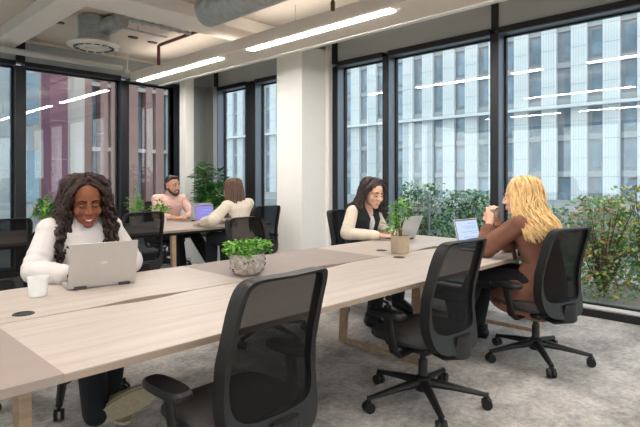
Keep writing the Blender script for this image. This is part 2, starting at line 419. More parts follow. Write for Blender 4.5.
r = empty('wall_pipe', (0,7.62,2.985), 0, 'pale horizontal pipe running in front of the far grey header', 'pipe')
MB().tube([(XB,0,0),(3.52,0,0)], .042, 12).build('pipe_run', 'pale_grey', r)
for x in (-1.5, .5, 2.25, 3.42): MB().tube([(x,0,0),(x,0,ZC-2.985)], .006, 8).build('hanger', 'galv', r)
tag(MB().lathe([(0,-.035),(.03,-.03),(.045,-.01),(.045,.03),(0,.03)], (3.60,7.60,2.93)).tube([(3.6,7.6,2.96),(3.6,7.6,ZC)], .01, 8).build('motion_sensor', 'white_pot'), 'small round white sensor hanging at the end of the pale pipe', 'sensor')
tag(MB().tube([(3.30,3.05,2.86),(3.30,3.05,ZC)], .013, 10).lathe([(.0,-.10),(.02,-.09),(.022,-.02),(.01,0),(.01,.03)], (3.3,3.05,2.86), n=12).build('sprinkler', 'brass'), 'brown sprinkler drop hanging in front of the light raft at the top edge', 'sprinkler')
for i, (x, y, l) in enumerate([(2.30,6.72,'just right of the left beam'),(2.91,6.64,'just right of the air diffuser'),(3.25,6.70,'left of the red-brown pipe'),(3.56,6.75,'right of the upright of the red-brown pipe'),(3.42,3.9,'beside the big duct'),(1.35,5.9,'left of the left beam')]):
    o = MB().lathe([(0,-.014),(.058,-.014),(.062,.0)], n=20).build('ceiling_socket', 'eye_dark')
    o.location = (x,y,ZC); o.scale = (1.2,.7,1)
    tag(o, 'small dark round socket in the ceiling ' + l, 'ceiling fitting', 'dark sockets in the ceiling')

# ------------------------------------------------------------------ tables
TZ = .72
def desk(name, x0, x1, y0, y1, top, label, cut=0, cat='desk', group=None, tray=True):
    """cut=+1: a wave notch in the far edge; -1: in the near edge"""
    t = empty(name, (x0, y0, 0), 0, label, cat, group)
    W, D = x1-x0, y1-y0
    pts = []
    N = 24; hw = .30; dep = .038
    def wave(sgn, y):
        a = []
        for k in range(N+1):
            u = -1+2*k/N
            a.append((W/2+u*hw, y+sgn*dep*(.5+.5*math.cos(PI*u))))
        return a
    pts = [(0,0)]
    if cut == -1: pts += wave(1, 0)
    pts += [(W,0),(W,D)]
    if cut == 1: pts += wave(-1, D)[::-1]
    pts += [(0,D)]
    MB().prism(pts, TZ-.004, TZ).build('desktop', top, t, smooth=False)
    MB().prism(pts, TZ-.027, TZ-.004).build('edge_band', 'oak_edge' if top == 'oak_top' else 'taupe', t, smooth=False)
    return t
def grommet(t, x, y):
    MB().lathe([(0,.001),(.030,.001),(.032,.003),(.042,.003),(.044,.0),(.044,-.002)], (x,y,TZ), n=24).build('cable_grommet', 'dark_metal', t)
Y0, Y1, Y2, Y3 = 1.615, 2.345, 2.357, 3.05
XS = [-1.0, .57, 1.82, 3.08, 4.54]
near = ['taupe', 'oak_top', 'oak_top', 'oak_top']; far = ['oak_top', 'oak_top', 'taupe', 'oak_top']
nl = ['taupe desktop at the bottom left corner of the photo', 'pale oak desktop in front of the nearest mesh chair, second of the near row',
      'pale oak desktop between the nearest chair and the middle empty chair', 'pale oak desktop at the window end where the blonde woman leans']
fl = ['pale oak desktop at the left edge, end of the far row', 'pale oak desktop carrying the beige laptop and the white mug',
      'taupe desktop section behind the round stone planter', 'pale oak desktop at the window end where the dark-haired woman types']
for i in range(4):
    a = desk('desk', XS[i], XS[i+1], Y0, Y1, near[i], nl[i], 1 if i else 0, group='desks of the long bench')
    b = desk('desk', XS[i], XS[i+1], Y2, Y3, far[i], fl[i], -1 if i else 0, group='desks of the long bench')
    if i == 1: grommet(b, .13, .10)
    if i == 3: grommet(a, .06, .62); grommet(b, .27, .20)
    if i: MB().b2(.25, XS[i+1]-XS[i]-.25, -.055, .035, TZ-.032, TZ-.028).build('cable_flap', 'flap', b, smooth=False)
def trestle(x, y0, y1, label, group):
    """slanted timber legs and a floor bar in a plane across the bench"""
    t = empty('trestle', (x, (y0+y1)/2, 0), 0, label, 'table frame', group)
    h = (y1-y0)/2
    for s in (-1, 1):
        MB().tube([(0, s*(h-.10), TZ-.06), (0, s*(h-.20)+s*.0, .03)], [(.026,.036),(.020,.028)], 4, xd=(1,1,0)).build('leg', 'oak_leg', t, smooth=False)
    MB().b2(-.022, .022, -h+.12, h-.12, 0.0, .035).build('foot_bar', 'oak_leg', t, smooth=False)
    MB().b2(-.03, .03, -h+.06, h-.06, TZ-.065, TZ-.028).build('top_bar', 'dark_metal', t, smooth=False)
    return t
def aframe(x, y0, y1, label, group, lean=.07):
    t = empty('trestle', (x, (y0+y1)/2, 0), 0, label, 'table frame', group)
    h = (y1-y0)/2
    for s in (-1, 1):
        w = MB(); y = s*(h-.06)
        w.add([V((dx+ (0 if z else lean*0), y+dy+(s*.0 if z else s*.035), zz)) for z, zz in ((1, TZ-.06),(0, 0)) for dx in (-.028 if z else -.02, .028 if z else .02) for dy in (-.028 if z else -.02, .028 if z else .02)],
              [(0,1,3,2),(4,6,7,5),(0,4,5,1),(2,3,7,6),(0,2,6,4),(1,5,7,3)])
        w.build('leg', 'oak_leg', t, smooth=False, bevel=.004)
    MB().b2(-.03, .03, -h+.02, h-.02, TZ-.065, TZ-.028).build('top_bar', 'dark_metal', t, smooth=False)
    return t
G1 = 'timber frames under the long bench'
def beam(name, x0, x1, y, label):
    return tag(MB().b2(x0, x1, y-.02, y+.02, TZ-.067, TZ-.029).build(name, 'dark_metal', smooth=False), label, 'table frame')
def loop(x, y0, y1, label):
    t = empty('trestle', (x, (y0+y1)/2, 0), 0, label, 'table frame', G1)
    h = (y1-y0)/2
    for s in (-1, 1):
        w = MB()
        top, bot = s*(h-.045), s*(h-.0)
        w.add([V((dx, (top if z else bot)+dy, zz)) for z, zz in ((1, TZ-.06),(0, 0.0)) for dx in (-.022, .022) for dy in ((-.04, .04) if z else (-.026, .026))],
              [(0,1,3,2),(4,6,7,5),(0,4,5,1),(2,3,7,6),(0,2,6,4),(1,5,7,3)])
        w.build('leg', 'oak_leg', t, smooth=False, bevel=.004)
    MB().b2(-.02, .02, -h+.02, h-.02, 0, .03).build('foot_bar', 'oak_leg', t, smooth=False)
    MB().b2(-.03, .03, -h+.04, h-.04, TZ-.065, TZ-.028).build('top_bar', 'dark_metal', t, smooth=False)
loop(.57, 1.98, 2.76, 'timber frame whose leg stands under the seam of the taupe and oak desktops')
loop(3.08, 2.00, 2.74, 'timber frame with a floor bar under the middle of the bench')
loop(4.42, 1.72, 2.96, 'timber frame under the window end of the bench')
beam('frame_rail', .55, 3.02, Y0+.14, 'black steel rail under the near desktops')
beam('frame_rail', .55, 3.02, Y3-.14, 'black steel rail under the far desktops')
# second bench
SY0, SY1, SY2 = 5.23, 5.88, 6.52
B2 = 'desks of the rear bench'
for (x0, x1, l) in ((.2,1.7,'at the left edge of the photo'), (1.7,3.2,'behind the woman with long twists'), (3.2,4.45,'where the woman in cream works')):
    desk('rear_desk', x0, x1, SY0, SY1-.006, 'oak_top', 'oak desktop of the rear bench, near row, ' + l, group=B2)
for (x0, x1, l) in ((.2,1.7,'beside the left far window'), (1.7,3.2,'with the leafy pots'), (3.2,4.45,'where the bearded man works')):
    desk('rear_desk', x0, x1, SY1+.006, SY2, 'oak_top', 'oak desktop of the rear bench, window row, ' + l, group=B2)
G2 = 'timber frames under the rear bench'
for x, l in ((.5,'timber frame at the left end of the rear bench'), (3.05,'timber frame of the rear bench beside the empty mesh chair'), (4.32,'timber frame at the column end of the rear bench')):
    aframe(x, SY0+.02, SY2-.02, l, G2)
tag(MB().b2(.53, 4.29, SY0+.12, SY0+.16, TZ-.067, TZ-.029).build('frame_rail', 'dark_metal', smooth=False), 'black steel rail under the rear bench', 'table frame')

# ------------------------------------------------------------------ chairs
def superloop(w_of, zc, h, n=5, N=80, nt=9):
    out = []
    for k in range(N):
        a = 2*PI*k/N; c, s_ = math.cos(a), math.sin(a); n_ = n; n = nt if s_ > 0 else n_
        z = zc+h*math.copysign(abs(s_)**(2/n), s_)
        x = w_of(z)*math.copysign(abs(c)**(2/n), c)
        out.append((x, z)); n = n_
    return out
def back_y(x, z):
    pr = [(.34,-.250),(.42,-.235),(.50,-.222),(.60,-.212),(.70,-.225),(.82,-.258),(.97,-.305),(1.1,-.35)]
    for (z0,y0),(z1,y1) in zip(pr, pr[1:]):
        if z <= z1:
            t = (z-z0)/(z1-z0); y = y0+(y1-y0)*t; break
    return y + .9*x*x
def make_chair(label):
    root = empty('task_chair', (0,0,0), 0, label, 'office chair')
    # seat
    w = MB(); N = 40
    rings = []
    for z, sc in ((.375,.80),(.385,.93),(.41,1.0),(.435,.99),(.450,.93),(.456,.6),(.455,.2)):
        ring = []
        for k in range(N):
            a = 2*PI*k/N; c, s_ = math.cos(a), math.sin(a)
            x = .245*sc*math.copysign(abs(c)**.55, c); y = .03+.235*sc*math.copysign(abs(s_)**.6, s_)
            dz = -.03*max(0, (y-.13)/.13)**2
            ring.append((x, y, z+dz))
        rings.append(ring)
    vs = [p for r in rings for p in r]; fs = [tuple(range(N))[::-1], tuple(range(6*N, 7*N))]
    for i in range(6):
        for k in range(N): fs.append((i*N+k, i*N+(k+1)%N, (i+1)*N+(k+1)%N, (i+1)*N+k))
    w.add(vs, fs); w.build('seat', 'seat_fabric', root)
    MB().b2(-.16,.16,-.14,.16,.33,.38).build('seat_pan', 'black_plastic', root, bevel=.02)
    # back frame
    wo = lambda z: .228-.020*min(1, max(0, (z-.5)/.45))
    wi = lambda z: wo(z)-.024
    outer = superloop(wo, .665, .305, 5); inner = superloop(wi, .710, .248, 6)
    N = len(outer); vs = []
    for lp, dy in ((outer,-.032),(outer,.030),(inner,.014),(inner,-.022)):
        for x, z in lp: vs.append((x, back_y(x,z)+dy, z))
    fs = []
    for a in range(4):
        b = (a+1)%4
        for k in range(N): fs.append((a*N+k, a*N+(k+1)%N, b*N+(k+1)%N, b*N+k))
    MB().add(vs, fs).build('back_frame', 'black_plastic', root)
    # mesh panel
    w = MB(); G = 14; vs = []; fs = []
    for i in range(G+1):
        z = .465+(.957-.465)*i/G
        for k in range(G+1):
            x = (-1+2*k/G)*(wi(z)+.004); vs.append((x, back_y(x,z)-.002, z))
    for i in range(G):
        for k in range(G): fs.append((i*(G+1)+k, i*(G+1)+k+1, (i+1)*(G+1)+k+1, (i+1)*(G+1)+k))
    w.add(vs, fs).build('mesh_panel', 'chair_mesh', root)
    # spine
    MB().tube([(0,-.06,.345),(0,-.17,.33),(0,-.262,.35),(0,-.272,.45)], [(.07,.035),(.075,.040),(.08,.036),(.06,.018)], 16, xd=(1,0,0)).build('spine', 'black_plastic', root)
    for s in (-1, 1):
        pad = MB(); ring = []
        N2 = 20; vs = []
        for z, sc in ((.548,.86),(.555,1),(.573,1),(.583,.9)):
            for k in range(N2):
                a = 2*PI*k/N2; c, q = math.cos(a), math.sin(a)
                vs.append((s*.298+.046*sc*math.copysign(abs(c)**.6, c), .025+.125*sc*math.copysign(abs(q)**.7, q), z))
        fs = [tuple(range(N2))[::-1], tuple(range(3*N2, 4*N2))]+[(i*N2+k, i*N2+(k+1)%N2, (i+1)*N2+(k+1)%N2, (i+1)*N2+k) for i in range(3) for k in range(N2)]
        arm = MB().tube([(s*.14,-.02,.345),(s*.25,-.02,.335),(s*.28,-.01,.36),(s*.297,.0,.47),(s*.298,.02,.556)], [(.032,.014),(.032,.014),(.03,.016),(.028,.014),(.034,.012)], 12, xd=(0,1,0)).build('armrest', 'black_plastic', root)
        MB().add(vs, fs).build('arm_pad', 'black_plastic', arm)
    MB().tube([(0,0,.07),(0,0,.25)], .027, 20).tube([(0,0,.25),(0,0,.34)], .018, 20).build('gas_lift', 'dark_metal', root)
    MB().tube([(.12,.06,.35),(.26,.10,.345)], .008, 8).box((.27,.10,.345),(.05,.03,.012)).build('lever', 'black_plastic', root)
    base = MB().lathe([(.0,.075),(.045,.075),(.05,.11),(.045,.15),(.03,.16),(0,.16)], n=24)
    for k in range(5):
        a = R(15+72*k); d_ = V((math.cos(a), math.sin(a), 0)); sd = V((-d_.y, d_.x, 0))
        base.tube([d_*.03+V((0,0,.12)), d_*.17+V((0,0,.105)), d_*.355+V((0,0,.078))], [(.030,.028),(.024,.020),(.018,.012)], 10, xd=sd)
    bo = base.build('base', 'black_plastic', root)
    for k in range(5):
        a = R(15+72*k); d_ = V((math.cos(a), math.sin(a), 0)); sd = V((-d_.y, d_.x, 0)); c = d_*.355+V((0,0,.030))
        w = MB()
        for s in (-1, 1): w.tube([c+sd*s*.008, c+sd*s*.026], .030, 18)
        w.tube([c+V((0,0,.02)), c+V((0,0,.06))], .010, 10).box(c+V((0,0,.030)), (.022,.022,.022))
        w.build('caster', 'black_plastic', bo)
    return root
chairs = [  # x, y, rot, label
    (1.22, 1.63, 2, 'empty black mesh chair nearest the camera, cut by the bottom edge'),
    (2.57, 1.66, -3, 'empty black mesh chair in the middle foreground with its wheels in view'),
    (3.755, 1.475, -14, 'black mesh chair the blonde woman sits on'),
    (1.15, 3.27, 160, 'black mesh chair under the woman with long twists'),
    (2.74, 3.28, 184, 'empty black chair behind the round stone planter, turned to the camera'),
    (4.12, 3.42, 182, 'black mesh chair the dark-haired woman in a vest sits on'),
    (1.24, 5.14, 3, 'empty black mesh chair at the left edge of the photo'),
    (2.50, 5.14, -3, 'empty black mesh chair between the woman with twists and the bearded man'),
    (4.14, 5.20, -2, 'black mesh chair the woman in cream knitwear sits on'),
    (3.80, 6.84, 180, 'black chair the bearded man sits on'),
]
ch0 = make_chair('')
for i, (x, y, rz, l) in enumerate(chairs):
    o = ch0 if i == 0 else copy_tree(ch0)
    o.location = (x, y, 0); o.rotation_euler.z = R(rz); o['label'] = l; o['group'] = 'black mesh task chairs'

# ------------------------------------------------------------------ people
def hand(mb, wrist, d, nrm, side, curl=.5, s=1.0, spread=.12):
    """palm from the wrist along d, palm facing nrm; side=+1: thumb towards d x nrm"""
    d = V(d).normalized(); nrm = V(nrm); nrm = (nrm-d*nrm.dot(d)).normalized(); sd = d.cross(nrm)*side
    w = V(wrist)
    mb.tube([w-d*.02*s, w+d*.03*s, w+d*.07*s, w+d*.09*s], [(.026*s,.019*s),(.036*s,.016*s),(.041*s,.014*s),(.038*s,.012*s)], 14, xd=sd, dome=True)
    for k, (off, ln) in enumerate(((.030,.072),(.010,.080),(-.011,.074),(-.030,.058))):
        p = w+d*(.085-abs(off)*.12)*s+sd*off*s; a = spread*off/.03; dr = (d+sd*a).normalized(); ang = 0
        pts = [p-dr*.01*s]
        for j, fr in enumerate((.45,.32,.25)):
            ang += curl*(.55 if j == 0 else .75)
            q = dr*math.cos(ang)+nrm*math.sin(ang)
            p = p+q*ln*fr*s; pts.append(p.copy())
        mb.tube(pts, [.0092*s,.0085*s,.0078*s,.0068*s], 10, dome=True)
    p = w+d*.02*s+sd*.028*s
    t1 = (d*.6+sd*.75+nrm*.25).normalized(); t2 = (d*.9+sd*.2+nrm*.4).normalized()
    mb.tube([p-sd*.01*s, p+t1*.035*s, p+t1*.035*s+t2*.030*s, p+t1*.035*s+t2*.055*s], [.013*s,.011*s,.0098*s,.0082*s], 10, dome=True)
def head_parts(mb, HM, s):
    def e(c, r): 
        mb.ell(HM @ (V(c)*s), V(r)*s, HM.to_3x3())
    def c(a, b, r1, r2): mb.cap(HM @ (V(a)*s), HM @ (V(b)*s), r1*s, r2*s)
    e((0,-.012,.036),(.074,.094,.088)); e((0,.018,-.022),(.063,.070,.080)); e((0,.040,-.060),(.050,.044,.040))
    e((0,.068,-.090),(.025,.020,.019))
    for q in (-1, 1):
        e((q*.036,.058,-.022),(.027,.026,.026)); e((q*.078,-.002,-.005),(.010,.018,.030))
        e((q*.030,.068,.031),(.024,.014,.012))
        c((q*.010,.093,-.024),(q*.010,.095,-.026),.0085,.0085)
    c((0,.084,.022),(0,.108,-.020),.008,.0115)
    c((-.018,.082,-.052),(.018,.082,-.052),.010,.010); c((-.012,.082,-.063),(.012,.082,-.063),.010,.010)
def face_bits(par, HM, s, lip, brow, down=True, smile=True, lidm=None):
    def pt(c): return HM @ (V(c)*s)
    R3 = HM.to_3x3()
    up = MB().tube([pt((-.026,.083,-.049 if smile else -.053)), pt((-.013,.0925,-.053)), pt((0,.095,-.0535)), pt((.013,.0925,-.053)), pt((.026,.083,-.049 if smile else -.053))], [.0015*s,.0038*s,.0035*s,.0038*s,.0015*s], 8)
    up.tube([pt((-.024,.084,-.052)), pt((-.012,.093,-.064)), pt((0,.096,-.067)), pt((.012,.093,-.064)), pt((.024,.084,-.052))], [.0015*s,.0042*s,.005*s,.0042*s,.0015*s], 8)
    up.build('lips', lip, par)
    if smile:
        MB().tube([pt((-.017,.0905,-.055)), pt((0,.0955,-.0595)), pt((.017,.0905,-.055))], [.0018*s,.0045*s,.0018*s], 8).build('teeth', 'teeth', par)
    for q in (-1, 1):
        e = MB().ell(pt((q*.030,.0765,.009)), V((.0135,.010,.0085) if not down else (.010,.006,.004))*s, R3).build('eye', 'eye_white', par)
        MB().ell(pt((q*.030,.0835,.005 if down else .009)), V((.0058,.004,.0055))*s, R3, 10, 6).build('iris', 'eye_dark', e)
        if down:
            MB().ell(pt((q*.030,.0775,.0105)), V((.0135,.0080,.0075))*s, R3).build('eyelid', lidm or 'skin_dark', par)
            MB().tube([pt((q*.017,.0835,.0045)), pt((q*.030,.0868,.0025)), pt((q*.043,.0805,.005))], [.0014*s,.0028*s,.0014*s], 6).build('lash_line', 'eye_dark', par)
        else: MB().tube([pt((q*.016,.083,.011)), pt((q*.028,.0885,.0165)), pt((q*.040,.0815,.0115)), pt((q*.045,.076,.008))], [.0012*s,.0022*s,.0022*s,.001*s], 6).build('eyelash', 'eye_dark', par)
        MB().tube([pt((q*.012,.0895,.032)), pt((q*.028,.0905,.039)), pt((q*.045,.078,.034))], [.0030*s,.0036*s,.0014*s], 8).build('eyebrow', 'brow_hair', par)
def locks(par, HM, s, n, rad, length, wig, m, spread=.1, part=.0, front=58, rings=10, seed=1, volume=1.0, fine=None, zshort=0, cap_mult=1.0, back_only=False, lean=0, bump=0):
    """hair falling from the crown; strands around the face are swept to the sides"""
    rnd = random.Random(seed); w = MB(); top = HM @ V((0,0,0)); R3 = HM.to_3x3()
    # scalp cap
    c0 = V((0,-.026,.052)); rr = V((.086,.096,.086))*cap_mult
    w.ell(HM @ (c0*s), rr*s, R3, 24, 14)
    w.ell(HM @ (V((0,-.055,-.02))*s), V((.074,.058,.085))*s*cap_mult, R3, 20, 12)
    for i in range(n):
        a = rnd.uniform(-180, 180)
        if back_only and abs(a) < 75: a = math.copysign(rnd.uniform(75,180), a)
        el = rnd.uniform(12, 88)
        if abs(a) < front: el = rnd.uniform(48, 88)
        ar = R(a); er = R(el)
        p0 = c0+V((math.sin(ar)*math.cos(er)*rr.x, math.cos(ar)*math.cos(er)*rr.y, math.sin(er)*rr.z))*(1.01/cap_mult if cap_mult < 1 else 1.01)
        a2 = math.copysign(max(abs(a), front+rnd.uniform(0, 22)), a if abs(a) > 3 else part+.1)
        b = R(a2); out = rnd.uniform(.0, spread)
        k = volume
        p1 = V((math.sin((ar+b)/2 if abs(a) < front else b)*(.089+out*.3)*k, math.cos((ar+b)/2 if abs(a) < front else b)*(.089+out*.3)*k-.02, max(.055, p0.z*.8)))
        if abs(a) < front: p1 = V((math.sin(b)*(.086+out*.2)*k, math.cos(b)*.092+.0, .075))
        p2 = V((math.sin(b)*(.093+out*.7)*k, math.cos(b)*(.088+out*.6)*k-.02, -.01))
        p3 = V((math.sin(b)*(.094+out)*k, math.cos(b)*(.085+out*.7)*k-.02, -.09))
        P = [HM @ (q*s) for q in (p0, p1, p2, p3)]
        L = length*rnd.uniform(.75, 1.05)*s
        if abs(a2) < 120: L *= 1-zshort
        d = (P[3]-top); d.z = 0
        if d.length > 0: d.normalize()
        P.append(P[3]+V((0,0,-L*.5))+d*.012+V((0,lean*.5,0))); P.append(P[3]+V((0,0,-L))+d*rnd.uniform(-.02,.03)+V((0,lean,0)))
        # Catmull-Rom with a wiggle
        pts = []; Q = [P[0]]+P+[P[-1]]; ph = rnd.uniform(0, 6.28); fr = rnd.uniform(.8, 1.2)*rings
        for j in range(1, len(Q)-2):
            for u in range(8):
                t = u/8; a_, b_, c_, d_ = Q[j-1], Q[j], Q[j+1], Q[j+2]
                pts.append(.5*((2*b_)+(c_-a_)*t+(2*a_-5*b_+4*c_-d_)*t*t+(3*b_-a_-3*c_+d_)*t**3))
        pts.append(P[-1]); M_ = len(pts)
        for j in range(M_):
            t = j/(M_-1); am = wig*min(1, t*2.2)
            pts[j] = pts[j]+V((math.sin(ph+t*fr), math.cos(ph*1.3+t*fr*1.1), .4*math.sin(ph*2+t*fr)))*am
        r0 = rad*rnd.uniform(.75, 1.25)*s
        w.tube(pts, [r0*(1+bump*math.sin(j*2.1+ph))*(1 if j < M_*.75 else 1-.75*(j-M_*.75)/(M_*.25)) for j in range(M_)], 6)
    return w.build('hair', m, par)
def shoe(par, heel, fwd, up, s, m_up='black_leather', m_sole='black_plastic', L=.27, name='shoe'):
    f = V(fwd).normalized(); u = V(up); u = (u-f*u.dot(f)).normalized(); sd = f.cross(u); h = V(heel)
    def q(x, y, z): return h+f*y*s+sd*x*s+u*z*s
    w = MB()
    w.tube([q(0,-.02,.045), q(0,.05,.055), q(0,.12,.045), q(0,.19,.034), q(0,L-.03,.030)], [(.034*s,.045*s),(.038*s,.052*s),(.045*s,.038*s),(.047*s,.028*s),(.034*s,.020*s)], 16, xd=sd, dome=True)
    w.tube([q(0,0,.06), q(0,.0,.115)], [(.036*s,.045*s),(.036*s,.042*s)], 14, xd=sd)
    o = w.build(name, m_up, par)
    v = MB(); n = 28; ring = []
    for k in range(n):
        a = 2*PI*k/n; y = L/2-.02+(L/2+.02)*math.sin(a); wd = .040+.012*math.sin((y/L-.2)*3.0)
        ring.append((wd*math.copysign(abs(math.cos(a))**.8, math.cos(a)), y))
    v.add([q(x,y,-.008) for x,y in ring]+[q(x,y,.016) for x,y in ring], [tuple(range(n)), tuple(range(n,2*n))[::-1]]+[(i,(i+1)%n,n+(i+1)%n,n+i) for i in range(n)])
    v.build('sole', m_sole, o, bevel=.004)
    return o
def torso(mb, J, s, g, hipz=0, shoulder=True):
    """lofted trunk from the hips to the neck base; g = garment thickness"""
    h, c, n = V(J['hip']), V(J['chest']), V(J['neck'])
    xd = (V(J['shR'])-V(J['shL'])).normalized()
    mid = h.lerp(c, .45)+V(J.get('belly', (0,0,0)))
    mb.tube([h+(h-c).normalized()*.06*s, h, mid, c, c.lerp(n, .55), n], [(.165*s+g,.12*s+g),(.170*s+g,.122*s+g),(.135*s+g,.105*s+g),(.160*s+g,.118*s+g),(.150*s+g,.095*s+g),(.065*s+g,.06*s+g)], 24, xd=xd, dome=True)
    if shoulder:
        mb.cap(J['shL'], J['shR'], .056*s+g)
def person(name, label, loc, rz, s, hs, J, look, skin, vox=.0055):
    """J: joints in the person's own frame (facing +Y). look: yaw, pitch, roll of the head"""
    M = Mz(loc, rz)
    root = empty(name, loc, rz, label, 'person')
    body = MB()
    HM = Matrix.Translation(V(J['head'])) @ Euler((R(look[1]), R(look[2]), R(look[0])), 'XYZ').to_matrix().to_4x4()
    head_parts(body, HM, hs)
    body.cap(V(J['neck'])+V((0,0,-.02)), HM @ (V((0,-.02,-.06))*hs), .054*s, .050*s)
    torso(body, J, s, -.012)
    for k in 'LR':
        sh, el, wr = V(J['sh'+k]), V(J['el'+k]), V(J['wr'+k])
        body.tube([sh, sh.lerp(el,.5), el], [.047*s,.043*s,.036*s], 14, dome=True)
        body.tube([el, el.lerp(wr,.35), wr], [.037*s,.037*s,.024*s], 14, dome=True)
        hd = J['hand'+k]
        hand(body, wr, hd[0], hd[1], hd[2], hd[3], s*1.02)
        hp, kn, an = V(J['hp'+k]), V(J['kn'+k]), V(J['an'+k])
        body.tube([hp, kn], [.080*s,.055*s], 14, dome=True)
        body.tube([kn, kn.lerp(an,.3), an], [.053*s,.052*s,.032*s], 14, dome=True)
        body.cap(an, an+V(J['ft'+k]).normalized()*.03*s-V((0,0,.01)), .026*s, .018*s)
    bo = body.build('body', skin, root, remesh=vox, smo=2)
    return root, HM
def sleeves(mb, J, s, g, upto=1.0, loose=0.0):
    for k in 'LR':
        sh, el, wr = V(J['sh'+k]), V(J['el'+k]), V(J['wr'+k]); wr2 = el.lerp(wr, upto)
        mb.tube([sh, sh.lerp(el,.5), el], [.052*s+g,.049*s+g+loose*.5,.043*s+g+loose], 16, dome=True)
        mb.tube([el, el.lerp(wr2,.5), el.lerp(wr2,.93), wr2], [.043*s+g+loose,.040*s+g+loose,.032*s+g+loose*.4,.028*s+g*.6], 16, dome=False)
        # creases
        for t, rr in ((.62,.004),(.80,.005),(.95,.004)):
            p = sh.lerp(el, t); q = (el-sh).normalized()
            mb.tube([p-q*.006, p+q*.006], [.046*s+g+rr+loose*.7]*2, 16, dome=True)
        for t, rr in ((.12,.006),(.3,.004),(.8,.005)):
            p = el.lerp(wr2, t); q = (wr2-el).normalized()
            mb.tube([p-q*.006, p+q*.006], [.042*s*(1-.25*t)+g+rr+loose*(1-t*.5)]*2, 16, dome=True)
def trousers(root, J, s, m, g=.008, vox=.007, sides='LR'):
    w = MB()
    h = V(J['hip'])
    w.cap(V(J['hpL']), V(J['hpR']), .10*s+g); w.ell(h, (.17*s,.13*s,.10*s))
    for k in 'LR':
        hp, kn, an = V(J['hp'+k]), V(J['kn'+k]), V(J['an'+k])
        w.tube([hp, hp.lerp(kn,.5), kn], [.090*s+g,.078*s+g,.062*s+g], 16, dome=True)
        w.tube([kn, kn.lerp(an,.35), kn.lerp(an,1.10)], [.061*s+g,.062*s+g,.052*s+g], 16, dome=True)
    return w.build('trousers', m, root, remesh=vox, smo=2)

# ---- woman with long twists, white knit
s = 1.10
J = dict(hip=(0,-.03,.56), chest=(0,.03,.93), neck=(0,.065,1.06), head=(.0,.135,1.155), shL=(-.175,.04,.995), shR=(.175,.04,.995),
         elL=(-.28,.13,.775), elR=(.28,.13,.775), wrL=(-.14,.33,.765), wrR=(.14,.33,.765),
         handL=((.45,.9,.0),(0,0,-1),-1,.35), handR=((-.45,.9,.0),(0,0,-1),1,.35),
         hpL=(-.10,.02,.54), hpR=(.10,.02,.54), knL=(-.07,.44,.58), knR=(.10,.46,.60), anL=(-.04,.42,.16), anR=(.12,.66,.16), ftL=(0,1,0), ftR=(-.75,.5,.42))
root, HM = person('person', 'woman with long dark twists in a white knit jumper typing on the beige laptop', (1.25,3.30,0), R(176), s, 1.20, J, (-9,-15,2), 'skin_dark')
face_bits(root, HM, 1.20, 'lip_dark', 'hair_black')
w = MB(); torso(w, J, s, .016); sleeves(w, J, s, .011, .97, .010)
w.tube([V(J['neck'])+V((0,-.03,-.005)), V(J['neck'])+V((0,-.01,.03))], [(.082*s,.072*s),(.070*s,.062*s)], 20, xd=(1,0,0))
w.ell(V(J['hip'])+V((0,0,.02)), (.20,.15,.10))
w.build('jumper', 'white_knit', root, remesh=.006, smo=2)
MB().tube([(0,.095,.93),(0,.128,.985),(0,.10,1.045)], [(.06,.04),(.062,.035),(.055,.03)], 16, xd=(1,0,0), dome=True).build('undershirt', 'grey_tee', root)
trousers(root, J, s, 'black_cloth')
locks(root, HM, 1.20, 170, .0085, .20, .011, 'hair_black', spread=.055, front=54, rings=40, seed=3, volume=.97, cap_mult=.96, lean=.0, bump=.30)
shoe(root, V(J['anL'])+V((0,-.05,-.16)), (0,1,0), (0,0,1), s, 'shoe_cloth', 'shoe_sole')
shoe(root, (.12,.70,.09), (-.75,.5,.42), (-.35,-.85,.25), 1.12, 'shoe_cloth', 'shoe_sole', L=.28)
for q in (-1, 1):
    c = HM @ (V((q*.083,.0,-.05))*1.2)
    MB().tube([c+V((.0,.014*math.cos(a),.014*math.sin(a)-.01)) for a in [2*PI*i/12 for i in range(13)]], .0018, 6, caps=False).build('earring', 'gold', root)

# ---- dark-haired woman in a vest
s = 1.08
J = dict(hip=(0,-.03,.56), chest=(0,.05,.92), neck=(0,.10,1.045), head=(.0,.185,1.150), shL=(-.165,.06,.985), shR=(.165,.06,.985),
         elL=(-.22,.15,.775), elR=(.26,.06,.775), wrL=(-.10,.36,.765), wrR=(.10,.35,.765),
         handL=((.3,.95,.0),(0,0,-1),-1,.35), handR=((-.3,.95,.0),(0,0,-1),1,.35),
         hpL=(-.10,.02,.54), hpR=(.10,.02,.54), knL=(-.10,.44,.56), knR=(.18,.42,.58), anL=(-.02,.46,.22), anR=(.42,.50,.13), ftL=(0,1,-.2), ftR=(0,1,0))
root, HM = person('person', 'dark-haired woman in a black vest over a cream blouse, typing by the window', (3.98,3.33,0), R(182), s, 1.14, J, (-16,-15,-4), 'skin_light')
face_bits(root, HM, 1.14, 'lip_light', 'hair_dark', lidm='skin_light')
w = MB(); sleeves(w, J, s, .006, .95, .006)
w.build('blouse', 'cream_knit', root, remesh=.006, smo=2)
